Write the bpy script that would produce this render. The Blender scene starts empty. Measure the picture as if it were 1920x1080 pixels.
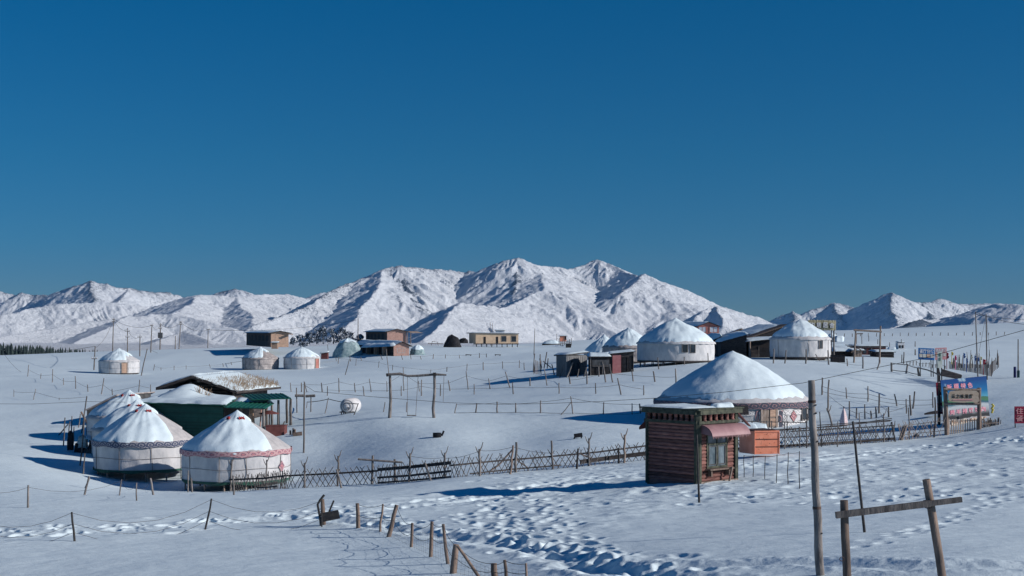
import bpy, math, random
import numpy as np
from mathutils import Vector

# ------------------------------------------------------------------ camera, light, sky
R = math.radians
F = 2667.0            # focal length in pixels of a 1920 wide frame
HZ = 620.0            # row of the eye-level horizon in that frame
scene = bpy.context.scene
C = scene.collection
cam_data = bpy.data.cameras.new('camera')
cam = bpy.data.objects.new('camera', cam_data); C.objects.link(cam)
cam.location = (0, 0, 0); cam.rotation_euler = (R(90), 0, 0)
cam_data.sensor_width = 36.0
cam_data.lens = 36.0 * F / 1920.0
cam_data.shift_y = (HZ - 540.0) / 1920.0
cam_data.clip_start = 0.5; cam_data.clip_end = 60000
scene.camera = cam

SUN_EL, SUN_AZ = R(22), R(76)      # azimuth measured from straight behind the camera towards the right
sun_dir = Vector((math.sin(SUN_AZ) * math.cos(SUN_EL), -math.cos(SUN_AZ) * math.cos(SUN_EL), math.sin(SUN_EL)))
ld = bpy.data.lights.new('sun', 'SUN'); ld.energy = 4.3; ld.angle = R(0.55); ld.color = (1.0, 0.915, 0.85)
sun = bpy.data.objects.new('sun', ld); C.objects.link(sun)
sun.rotation_euler = sun_dir.to_track_quat('Z', 'Y').to_euler()
sun.location = (60, -20, 60)

world = bpy.data.worlds.new('World'); scene.world = world; world.use_nodes = True
wn = world.node_tree.nodes; wl = world.node_tree.links
for n in list(wn): wn.remove(n)
wo = wn.new('ShaderNodeOutputWorld'); bg = wn.new('ShaderNodeBackground')
sky = wn.new('ShaderNodeTexSky'); sky.sky_type = 'NISHITA'; sky.sun_disc = False
sky.sun_elevation = SUN_EL; sky.sun_rotation = math.atan2(sun_dir.x, sun_dir.y)
sky.altitude = 3200; sky.air_density = 1.0; sky.dust_density = 0.0; sky.ozone_density = 4.0
# the camera's blue grade, deeper towards the zenith
tc = wn.new('ShaderNodeTexCoord'); sp = wn.new('ShaderNodeSeparateXYZ')
rp = wn.new('ShaderNodeValToRGB'); mx = wn.new('ShaderNodeMix'); mx.data_type = 'RGBA'; mx.blend_type = 'MULTIPLY'
mx.inputs[0].default_value = 1.0
wl.new(tc.outputs['Generated'], sp.inputs[0]); wl.new(sp.outputs['Z'], rp.inputs[0])
SKY_RAMP = [(0.0, (0.23, 0.345, 0.48)), (0.03, (0.18, 0.345, 0.475)), (0.06, (0.125, 0.375, 0.505)), (0.12, (0.07, 0.415, 0.545)), (0.225, (0.0, 0.455, 0.635)), (1.0, (0.02, 0.36, 0.60))]
while len(rp.color_ramp.elements) < len(SKY_RAMP): rp.color_ramp.elements.new(0.5)
for e, (p, c) in zip(rp.color_ramp.elements, SKY_RAMP): e.position = p; e.color = (*c, 1)
wl.new(sky.outputs[0], mx.inputs[6]); wl.new(rp.outputs[0], mx.inputs[7])
wl.new(mx.outputs[2], bg.inputs[0]); bg.inputs[1].default_value = 0.10
wl.new(bg.outputs[0], wo.inputs[0])

scene.view_settings.view_transform = 'Standard'; scene.view_settings.look = 'None'
scene.view_settings.exposure = 0.0; scene.view_settings.gamma = 1.0
scene.cycles.max_bounces = 6; scene.cycles.volume_bounces = 0

# ------------------------------------------------------------------ noise
rng = np.random.RandomState(7)
_perm = np.concatenate([rng.permutation(1024)] * 3)
_ga = rng.rand(1024) * 2 * np.pi
_gx, _gy = np.cos(_ga), np.sin(_ga)
def pn(x, y, s=0):
    x = np.asarray(x, float) + s * 37.17; y = np.asarray(y, float) + s * 11.73
    xi = np.floor(x).astype(np.int64); yi = np.floor(y).astype(np.int64)
    fx = x - xi; fy = y - yi
    u = fx * fx * fx * (fx * (fx * 6 - 15) + 10); v = fy * fy * fy * (fy * (fy * 6 - 15) + 10)
    xi &= 1023; yi &= 1023
    def g(a, b, dx, dy):
        h = _perm[_perm[a & 1023] + (b & 1023)]
        return _gx[h] * dx + _gy[h] * dy
    n00 = g(xi, yi, fx, fy); n10 = g(xi + 1, yi, fx - 1, fy)
    n01 = g(xi, yi + 1, fx, fy - 1); n11 = g(xi + 1, yi + 1, fx - 1, fy - 1)
    return ((n00 * (1 - u) + n10 * u) * (1 - v) + (n01 * (1 - u) + n11 * u) * v) * 1.5
def fbm(x, y, o=4, s=0, ridged=False):
    t = 0; a = 1.0; f = 1.0; w = 0
    for i in range(o):
        n = pn(x * f, y * f, s + i)
        if ridged: n = 1 - 2 * np.abs(n)
        t = t + a * n; w += a; a *= 0.5; f *= 2.03
    return t / w
def sstep(a, b, x):
    t = np.clip((x - a) / (b - a), 0, 1); return t * t * (3 - 2 * t)

# ------------------------------------------------------------------ terrain: heights known at some sighted points
def P(px, D, py): return (px, D, -(py - HZ) / F * D)
CP = [P(0,33,1080), P(600,31,1080), P(850,30,1080), P(1100,27,1080), P(600,61,924), P(1500,23,1080), P(1900,21,1080),
 P(0,42,1003), P(600,41,1000), P(1000,37,1000), P(1500,32,1000), P(1900,30,1000),
 P(0,54,945), P(600,52,942), P(1000,47,942), P(1300,44,942), P(1600,42,940), P(1900,39,940),
 P(0,66,915), P(300,66,928), P(560,66,917), P(850,64,897), P(1000,57,905), P(1300,51,904), P(1600,50,898), P(1900,48,893),
 P(700,70,905), P(560,74,909), P(850,70,890), P(1000,71,874), P(1200,72,855), P(1500,74,835), P(1775,76,817), P(1930,73,801),
 P(443,80,919), P(265,85,906), P(340,76,922), P(230,78,916), P(560,84,890), P(170,85,893), P(60,76,889), P(60,95,843), P(60,125,775), P(90,160,722), P(100,200,699), P(100,250,682),
 P(0,340,666), P(190,330,659), P(400,320,653), P(560,320,650), P(700,330,648), P(1000,345,645),
 P(223,219,699), P(490,235,691), P(566,235,691), P(330,150,722), P(480,150,723), P(200,104,822), P(450,105,810), P(520,100,808),
 P(600,115,782), P(650,112,776), P(730,100,783), P(815,100,784), P(820,88,820), P(800,78,860), P(950,88,825), P(1100,82,822), P(620,92,845),
 P(900,108,766), P(900,150,717), P(900,190,692), P(900,250,669), P(720,200,690), P(700,250,670), P(930,310,651),
 P(1120,140,700), P(1100,112,740), P(1090,100,775), P(1374,91,806), P(1250,150,684), P(1267,146,684), P(1180,160,682), P(1130,190,672), P(1500,153,676), P(1400,170,668),
 P(1600,125,703), P(1600,105,742), P(1600,90,790), P(1640,170,670), P(1600,250,652), P(1600,350,640), P(1600,700,625), P(1600,900,622),
 P(1750,900,617), P(1920,900,613), P(1750,350,640), P(1900,350,640), P(1900,200,667), P(1900,130,700), P(1790,140,692), P(1860,88,758), P(1900,80,780), P(1780,95,760), P(1720,120,722),
 P(1300,330,641), P(1050,350,641), P(1150,400,640), P(1300,600,632), P(1400,900,626), P(1300,240,652),
 (0,440,-9.5), (400,440,-9), (800,450,-8.5), (1100,500,-8),
 (0,700,-14), (500,700,-15), (1000,750,-14),
 (960,14,-4.6), (0,14,-4.7), (1900,14,-4.3), (960,5,-2.2), (-600,5,-2.3), (2600,5,-2.2),
 (-600,30,-5.8), (-600,60,-7.6), (-600,110,-7.8), (-600,250,-6.5), (-600,700,-14), (2600,30,-4.6), (2600,60,-4.4), (2600,120,-3.0), (2600,300,-1.5), (2600,800,4)]
for _px in (-600, 0, 500, 1000, 1500, 1900, 2600): CP.append((_px, 1400, -25)); CP.append((_px, 1500, -26))
CPA = np.array(CP, float)
LK = 2.6
_u = (CPA[:, 0] - 960) / 500; _v = np.log(CPA[:, 1]) * LK
def _tps(r2): return np.where(r2 > 0, r2 * np.log(np.maximum(r2, 1e-12)), 0) * 0.5
_n = len(CP)
_A = np.zeros((_n + 3, _n + 3))
_A[:_n, :_n] = _tps((_u[:, None] - _u[None]) ** 2 + (_v[:, None] - _v[None]) ** 2) + np.eye(_n) * 0.004
_A[:_n, _n] = 1; _A[:_n, _n + 1] = _u; _A[:_n, _n + 2] = _v; _A[_n:, :_n] = _A[:_n, _n:].T
_W = np.linalg.solve(_A, np.concatenate([CPA[:, 2], [0, 0, 0]]))
_GU = np.linspace(-5.2, 5.2, 421); _GV = np.linspace(math.log(4.0) * LK, math.log(1600) * LK, 700)
_gu, _gv = np.meshgrid(_GU, _GV)
_Z = _W[_n] + _W[_n + 1] * _gu + _W[_n + 2] * _gv
for i in range(_n): _Z += _W[i] * _tps((_gu - _u[i]) ** 2 + (_gv - _v[i]) ** 2)
def zbase(x, y):
    x = np.asarray(x, float); y = np.maximum(np.asarray(y, float), 4.01)
    u = np.clip(x / y * F / 500, -5.19, 5.19); v = np.clip(np.log(y) * LK, _GV[0], _GV[-1] - 1e-6)
    a = (u - _GU[0]) / (_GU[1] - _GU[0]); b = (v - _GV[0]) / (_GV[1] - _GV[0])
    i = np.minimum(a.astype(int), len(_GU) - 2); j = np.minimum(b.astype(int), len(_GV) - 2); a = a - i; b = b - j
    a = a * a * (3 - 2 * a) * 0.0 + a; b = b + 0
    return (_Z[j, i] * (1 - a) + _Z[j, i + 1] * a) * (1 - b) + (_Z[j + 1, i] * (1 - a) + _Z[j + 1, i + 1] * a) * b
def drift(x, y):
    far = sstep(60, 200, y)
    z = 0.10 * fbm(x / 9, y / 14, 3, 3) + 0.014 * (1 - far) * fbm(x / 1.1, y / .45 + x / 3, 2, 14) + 0.035 * fbm(x / 2.6 + 0.3 * y / 9, y / 1.6, 3, 9) * (1 - far)
    z = z + 0.45 * far * fbm(x / 32, y / 45, 3, 5)
    return z
def zg(x, y): return zbase(x, y) + drift(x, y)
_steps = np.exp(np.linspace(math.log(16), math.log(1400), 4200))
def hit(px, py):
    """the point of the ground seen at a place of the 1920x1080 frame"""
    s = (px - 960) / F; t = -(py - HZ) / F
    z = zg(s * _steps, _steps); d = t * _steps - z
    k = np.argmax(d < 0)
    if d[k] >= 0:                       # the line of sight clears the crest: stand it where it passes closest
        k = int(np.argmin(np.where(_steps < 420, d / _steps, 9))); y = _steps[k]
        return Vector((s * y, y, float(zg(s * y, y))))
    y = _steps[k]
    if k > 0:
        w = d[k - 1] / (d[k - 1] - d[k]); y = _steps[k - 1] * (1 - w) + _steps[k] * w
    return Vector((s * y, y, float(zg(s * y, y))))
def at(px, py, D): return Vector(((px - 960) / F * D, D, -(py - HZ) / F * D))
def ground(x, y, dz=0.0): return Vector((x, y, float(zg(x, y)) + dz))

# ------------------------------------------------------------------ mesh from a grid
def grid_mesh(name, X, Y, Z, mat):
    nr, nc = X.shape
    me = bpy.data.meshes.new(name)
    me.vertices.add(nr * nc)
    co = np.empty((nr * nc, 3), np.float32); co[:, 0] = X.ravel(); co[:, 1] = Y.ravel(); co[:, 2] = Z.ravel()
    me.vertices.foreach_set('co', co.ravel())
    idx = np.arange(nr * nc).reshape(nr, nc)
    q = np.stack([idx[:-1, :-1], idx[:-1, 1:], idx[1:, 1:], idx[1:, :-1]], -1).reshape(-1, 4).astype(np.int32)
    me.loops.add(q.size); me.loops.foreach_set('vertex_index', q.ravel())
    me.polygons.add(len(q)); me.polygons.foreach_set('loop_start', np.arange(0, q.size, 4, dtype=np.int32))
    me.polygons.foreach_set('use_smooth', np.ones(len(q), bool))
    me.update(calc_edges=True); me.validate()
    me.materials.append(mat)
    o = bpy.data.objects.new(name, me); C.objects.link(o); o['kind'] = 'structure'
    return o

# ------------------------------------------------------------------ materials
def newmat(name):
    m = bpy.data.materials.new(name); m.use_nodes = True
    nt = m.node_tree; return m, nt.nodes, nt.links, nt.nodes['Principled BSDF']
def noise_node(nd, lk, scale, detail=4, rough=0.55, coord=None, vec=None):
    t = nd.new('ShaderNodeTexNoise'); t.inputs['Scale'].default_value = scale
    t.inputs['Detail'].default_value = detail; t.inputs['Roughness'].default_value = rough
    if vec is not None: lk.new(vec, t.inputs['Vector'])
    return t
def ramp(nd, stops):
    r = nd.new('ShaderNodeValToRGB')
    while len(r.color_ramp.elements) < len(stops): r.color_ramp.elements.new(0.5)
    for e, (p, c) in zip(r.color_ramp.elements, stops):
        e.position = p; e.color = (c, c, c, 1) if not hasattr(c, '__len__') else (*c, 1)
    return r
def surf(name, ca, cb, scale=3.0, stretch=(1, 1, 1), rough=0.8, bump=0.2, bscale=None, dist=0.02, lo=0.35, hi=0.65, detail=5, metal=0.0):
    """two-tone worn surface with bump in object space"""
    m, nd, lk, b = newmat(name)
    tcn = nd.new('ShaderNodeTexCoord'); mp = nd.new('ShaderNodeMapping'); mp.inputs['Scale'].default_value = stretch
    lk.new(tcn.outputs['Object'], mp.inputs[0])
    t = noise_node(nd, lk, scale, detail, 0.6, vec=mp.outputs[0])
    r = ramp(nd, [(lo, ca), (hi, cb)]); lk.new(t.outputs[0], r.inputs[0])
    vary = .45 if name == 'red_stained_logs' else .30 if any(w in name for w in ('wood', 'log', 'board', 'bamboo', 'siding')) else 0
    if vary:      # no two boards weathered alike
        oi = nd.new('ShaderNodeObjectInfo'); mr = nd.new('ShaderNodeMapRange'); mr.inputs['To Min'].default_value = 1 - vary; mr.inputs['To Max'].default_value = 1 + vary * .8
        lk.new(oi.outputs['Random'], mr.inputs['Value']); hv = nd.new('ShaderNodeHueSaturation'); lk.new(mr.outputs[0], hv.inputs['Value']); lk.new(r.outputs[0], hv.inputs['Color']); lk.new(hv.outputs[0], b.inputs['Base Color'])
    else: lk.new(r.outputs[0], b.inputs['Base Color'])
    t2 = noise_node(nd, lk, bscale or scale * 4, 4, 0.6, vec=mp.outputs[0])
    bp = nd.new('ShaderNodeBump'); bp.inputs['Strength'].default_value = bump; bp.inputs['Distance'].default_value = dist
    lk.new(t2.outputs[0], bp.inputs['Height']); lk.new(bp.outputs[0], b.inputs['Normal'])
    b.inputs['Roughness'].default_value = rough; b.inputs['Metallic'].default_value = metal
    b.inputs['Specular IOR Level'].default_value = 0.25
    return m
SNOWC = (0.73, 0.875, 0.94)
def snow_material(name, d1=0.03, s1=6.0, d2=0.008, s2=45.0):
    m, nd, lk, b = newmat(name)
    g = nd.new('ShaderNodeNewGeometry')
    n1 = noise_node(nd, lk, s1, 5, 0.6, vec=g.outputs['Position']); n2 = noise_node(nd, lk, s2, 3, 0.6, vec=g.outputs['Position'])
    r = ramp(nd, [(0.3, (SNOWC[0] * .96, SNOWC[1] * .965, SNOWC[2] * .975)), (0.7, SNOWC)])
    lk.new(n1.outputs[0], r.inputs[0]); lk.new(r.outputs[0], b.inputs['Base Color'])
    mp = nd.new('ShaderNodeMapping'); mp.inputs['Scale'].default_value = (.45, 1.9, 1); mp.inputs['Rotation'].default_value = (0, 0, .35); lk.new(g.outputs['Position'], mp.inputs[0])
    n3 = noise_node(nd, lk, .9, 5, .62, vec=mp.outputs[0]); b3 = nd.new('ShaderNodeBump'); b3.inputs['Strength'].default_value = .55; b3.inputs['Distance'].default_value = d1 * 1.6; lk.new(n3.outputs[0], b3.inputs['Height'])
    b1 = nd.new('ShaderNodeBump'); lk.new(b3.outputs[0], b1.inputs['Normal']); b1.inputs['Strength'].default_value = 0.6; b1.inputs['Distance'].default_value = d1; lk.new(n1.outputs[0], b1.inputs['Height'])
    b2 = nd.new('ShaderNodeBump'); b2.inputs['Strength'].default_value = 0.6; b2.inputs['Distance'].default_value = d2; lk.new(n2.outputs[0], b2.inputs['Height'])
    lk.new(b1.outputs[0], b2.inputs['Normal']); lk.new(b2.outputs[0], b.inputs['Normal'])
    b.inputs['Roughness'].default_value = 0.65; b.inputs['Specular IOR Level'].default_value = 0.2
    return m
M = {}
M['ground'] = snow_material('trodden_snow', 0.05, 2.2, 0.010, 30.0)
M['snow'] = snow_material('roof_snow', 0.05, 2.0, 0.01, 14.0)

def mountain_material():
    m, nd, lk, b = newmat('mountain_snow_and_rock')
    g = nd.new('ShaderNodeNewGeometry')
    at_ = nd.new('ShaderNodeAttribute'); at_.attribute_name = 'rock'
    n1 = noise_node(nd, lk, 0.030, 9, 0.72, vec=g.outputs['Position'])
    mpn = nd.new('ShaderNodeMapping'); mpn.inputs['Scale'].default_value = (1.0, 1.0, 0.35); lk.new(g.outputs['Position'], mpn.inputs[0])
    n2 = noise_node(nd, lk, 0.14, 6, 0.8, vec=mpn.outputs[0])
    a1 = nd.new('ShaderNodeMath'); a1.operation = 'MULTIPLY_ADD'; lk.new(n1.outputs[0], a1.inputs[0]); a1.inputs[1].default_value = 0.7; lk.new(at_.outputs['Fac'], a1.inputs[2])
    a2 = nd.new('ShaderNodeMath'); a2.operation = 'MULTIPLY_ADD'; lk.new(n2.outputs[0], a2.inputs[0]); a2.inputs[1].default_value = 1.15; lk.new(a1.outputs[0], a2.inputs[2])
    r = ramp(nd, [(0.0, 0), (1.0, 1)]); r.color_ramp.elements[0].position = 0.0
    mr = nd.new('ShaderNodeMapRange'); mr.inputs['From Min'].default_value = 1.33; mr.inputs['From Max'].default_value = 1.46; lk.new(a2.outputs[0], mr.inputs['Value'])
    mxn = nd.new('ShaderNodeMix'); mxn.data_type = 'RGBA'; lk.new(mr.outputs[0], mxn.inputs[0])
    mxn.inputs[6].default_value = (0.74, 0.805, 0.865, 1); mxn.inputs[7].default_value = (0.075, 0.10, 0.14, 1)
    lk.new(mxn.outputs[2], b.inputs['Base Color'])
    bp = nd.new('ShaderNodeBump'); bp.inputs['Strength'].default_value = 0.9; bp.inputs['Distance'].default_value = 14.0; lk.new(n1.outputs[0], bp.inputs['Height'])
    bq = nd.new('ShaderNodeBump'); bq.inputs['Strength'].default_value = 0.8; bq.inputs['Distance'].default_value = 3.5; lk.new(n2.outputs[0], bq.inputs['Height'])
    lk.new(bp.outputs[0], bq.inputs['Normal']); lk.new(bq.outputs[0], b.inputs['Normal'])
    b.inputs['Roughness'].default_value = 0.9; b.inputs['Specular IOR Level'].default_value = 0.1
    return m

# ------------------------------------------------------------------ the snow field near the camera
def dist_rows():
    d = [5.0]
    while d[-1] < 1420:
        y = d[-1]
        s = 0.02 if y < 17 else 0.0017 if y < 75 else 0.0035 if y < 115 else 0.008 if y < 400 else 0.015
        d.append(y * (1 + s))
    return np.array(d)
rowsD = dist_rows()
colsU = np.concatenate([np.arange(-1700, -220, 60), np.arange(-220, 2141, 1.75), np.arange(2180, 3560, 60)])
colsU = (colsU - 960) / F
GX = colsU[None, :] * rowsD[:, None]; GY = np.repeat(rowsD[:, None], len(colsU), 1)
GZ = zg(GX, GY)
def polyline_field(X, Y, pts, chunk=None):
    """distance to a polyline and position along it"""
    best = np.full(X.shape, 1e9, np.float32); acc = 0; S = np.zeros(X.shape, np.float32)
    for (ax, ay), (bx, by) in zip(pts[:-1], pts[1:]):
        dx, dy = bx - ax, by - ay; L2 = dx * dx + dy * dy; L = math.sqrt(L2)
        t = np.clip(((X - ax) * dx + (Y - ay) * dy) / L2, 0, 1)
        d = np.hypot(X - ax - t * dx, Y - ay - t * dy)
        m = d < best; best[m] = d[m]; S[m] = acc + t[m] * L; acc += L
    return best, S
nearrows = (rowsD > 17) & (rowsD < 115)
nX, nY = GX[nearrows], GY[nearrows]
add = np.zeros_like(nX)
def hxy(px, py): p = hit(px, py); return (p.x, p.y)
# packed track across the middle, ruts along it
road = [hxy(*p) for p in ((2050, 812), (1900, 826), (1750, 840), (1600, 852), (1450, 868), (1300, 880), (1150, 893), (980, 920), (800, 943), (600, 962), (400, 978), (200, 990), (0, 1003), (-200, 1012))]
d, s_ = polyline_field(nX, nY, road)
wrd = 1 - sstep(1.0, 2.1, d)
churn = fbm(nX / 0.55, nY / 0.8, 4, 21)
add += wrd * (0.035 * churn + 0.028 * fbm(nX / 2.2, nY / 1.2, 3, 22)) - 0.10 * wrd * (1 - sstep(0.15, 0.45, np.abs(d - 0.85))) * (0.6 + 0.6 * pn(s_ / 3, s_ * 0, 4))
PXr = nX / nY * F + 960; add *= 0.45 + 0.55 * sstep(450, 900, PXr)
add += 0.10 * (0.3 + 0.7 * sstep(450, 900, PXr)) * np.exp(-((d - 2.3) / 0.45) ** 2) * (0.5 + fbm(nX / 1.4, nY / 1.4, 3, 23))
# deep trodden trail in front, from the bent signboard down to the right
trail = [hxy(*p) for p in ((380, 978), (500, 972), (610, 972), (700, 985), (780, 998), (860, 1008), (940, 1020), (1020, 1033), (1080, 1052), (1150, 1070), (1230, 1083), (1400, 1100))]
d, s_ = polyline_field(nX, nY, trail)
dw = d + 0.18 * fbm(nX / 0.8, nY / 0.8, 3, 31)
add += -0.12 * np.exp(-(dw / 0.36) ** 2) * (0.7 + 0.5 * fbm(nX / 0.5, nY / 0.5, 2, 32)) + 0.05 * np.exp(-((dw - 0.65) / 0.25) ** 2) * (0.6 + 0.8 * fbm(nX / 0.5, nY / 0.5, 3, 33))
trail2 = [hxy(*p) for p in ((1060, 1062), (1200, 1066), (1400, 1056), (1520, 1052), (1700, 1062), (1950, 1066))]
d, s_ = polyline_field(nX, nY, trail2)
dw = d + 0.15 * fbm(nX / 0.7, nY / 0.7, 3, 34)
add += -0.08 * np.exp(-(dw / 0.35) ** 2) + 0.04 * np.exp(-((dw - 0.6) / 0.25) ** 2) * (0.5 + fbm(nX / 0.4, nY / 0.4, 3, 35))
# wind-scooped and trampled snow on the right, between the track and the foreground
PXn = nX / nY * F + 960
PYn = HZ - GZ[nearrows] / nY * F
zone = sstep(860, 1060, PXn + (PYn - 900) * -0.4) * sstep(838, 862, PYn + (PXn - 1500) * 0.07) * (1 - sstep(925, 968, PYn - np.clip((1250 - PXn) * 0.55, 0, 130)))
rough_ = fbm(nX / 1.5 + 0.35 * fbm(nX / 2, nY / 2, 2, 41), nY / 1.1, 3, 42)
add += zone * (0.085 * np.clip(rough_, -0.45, 0.5) + 0.012 * fbm(nX / 0.6, nY / 0.4, 3, 43))
# bank right of the sign gate
# footprints
R_ = random.Random(5)
prints = []
def path_prints(pts, step=0.42, side=0.16, jit=0.12, deep=0.10):
    pp = [hxy(*p) for p in pts]
    k = 0
    for (ax, ay), (bx, by) in zip(pp[:-1], pp[1:]):
        L = math.hypot(bx - ax, by - ay); n = max(1, int(L / step))
        for i in range(n):
            t = i / n; k += 1
            ox, oy = -(by - ay) / L, (bx - ax) / L; s = side * (1 if k % 2 else -1)
            prints.append((ax + (bx - ax) * t + ox * s + R_.gauss(0, jit), ay + (by - ay) * t + oy * s + R_.gauss(0, jit), math.atan2(by - ay, bx - ax), R_.uniform(.13, .19), R_.uniform(.6, 1.0) * deep * .75))
path_prints([(380, 980), (610, 972), (780, 998), (940, 1020), (1080, 1052), (1230, 1083)], jit=.3, step=.9)
path_prints([(640, 962), (800, 985), (950, 1000), (1100, 1032), (1300, 1078)], jit=.35, deep=.13)
path_prints([(900, 935), (960, 975), (1010, 1010), (1090, 1040), (1200, 1080)], jit=.25)
path_prints([(960, 925), (1020, 950), (1060, 990), (1130, 1035)], jit=.2, step=.6)
path_prints([(840, 965), (940, 990), (1010, 1050)], jit=.2, step=.6)
path_prints([(1690, 1000), (1760, 985), (1830, 955), (1900, 930)], jit=.04, step=.6, deep=.06)
path_prints([(1620, 1025), (1700, 1000), (1790, 975)], jit=.04, step=.6, deep=.05)
path_prints([(1240, 925), (1400, 935), (1600, 930), (1900, 925)], jit=.3, step=.5)
path_prints([(1380, 900), (1500, 905), (1700, 890), (1900, 880)], jit=.4, step=.4)
path_prints([(1380, 880), (1500, 875), (1700, 870), (1900, 860)], jit=.4, step=.4)
path_prints([(1010, 905), (1120, 915), (1230, 912)], jit=.3)
for i in range(520):
    px = R_.uniform(860, 1920); py = R_.uniform(865, 1078)
    if px > 1060 and 948 < py < 1035 + (px > 1300) * 60: continue
    if px < 1250 and (py - 930) > (px - 700) * 0.38: continue
    x, y = hxy(px, py); prints.append((x, y, R_.uniform(0, 6.28), R_.uniform(.11, .24), R_.uniform(.03, .07)))
for i in range(260):
    t = R_.random() ** 0.8; k = R_.randrange(len(road) - 1); a, b_ = road[k], road[k + 1]
    x = a[0] + (b_[0] - a[0]) * t + R_.gauss(0, .9); y = a[1] + (b_[1] - a[1]) * t + R_.gauss(0, .9)
    prints.append((x, y, R_.uniform(0, 6.28), R_.uniform(.1, .2), R_.uniform(.05, .12)))
rn = rowsD[nearrows]
for (x, y, a, r, dep) in prints:
    if not (18 < y < 110): continue
    j0, j1 = np.searchsorted(rn, [y - 0.8, y + 0.8]); u0, u1 = np.searchsorted(colsU, [(x - 0.8) / y, (x + 0.8) / y])
    if j1 <= j0 or u1 <= u0: continue
    sx = nX[j0:j1, u0:u1] - x; sy = nY[j0:j1, u0:u1] - y
    ca, sa = math.cos(a), math.sin(a)
    e = np.sqrt(((sx * ca + sy * sa) / (r * 1.5)) ** 2 + ((-sx * sa + sy * ca) / r) ** 2)
    add[j0:j1, u0:u1] += -dep * np.exp(-e ** 3) + dep * 0.22 * np.exp(-((e - 1.5) / 0.45) ** 2)
GZ[nearrows] += add
snow_field = grid_mesh('snow_field', GX, GY, GZ, M['ground'])
bx = np.linspace(-90, 90, 37); by = np.linspace(-80, 5.05, 30)
bX, bY = np.meshgrid(bx, by)
back = grid_mesh('ground', bX, bY, -2.2 + 0.012 * bY + 0.1 * pn(bX / 9, bY / 9, 2) - 0.15, M['ground'])

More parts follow.
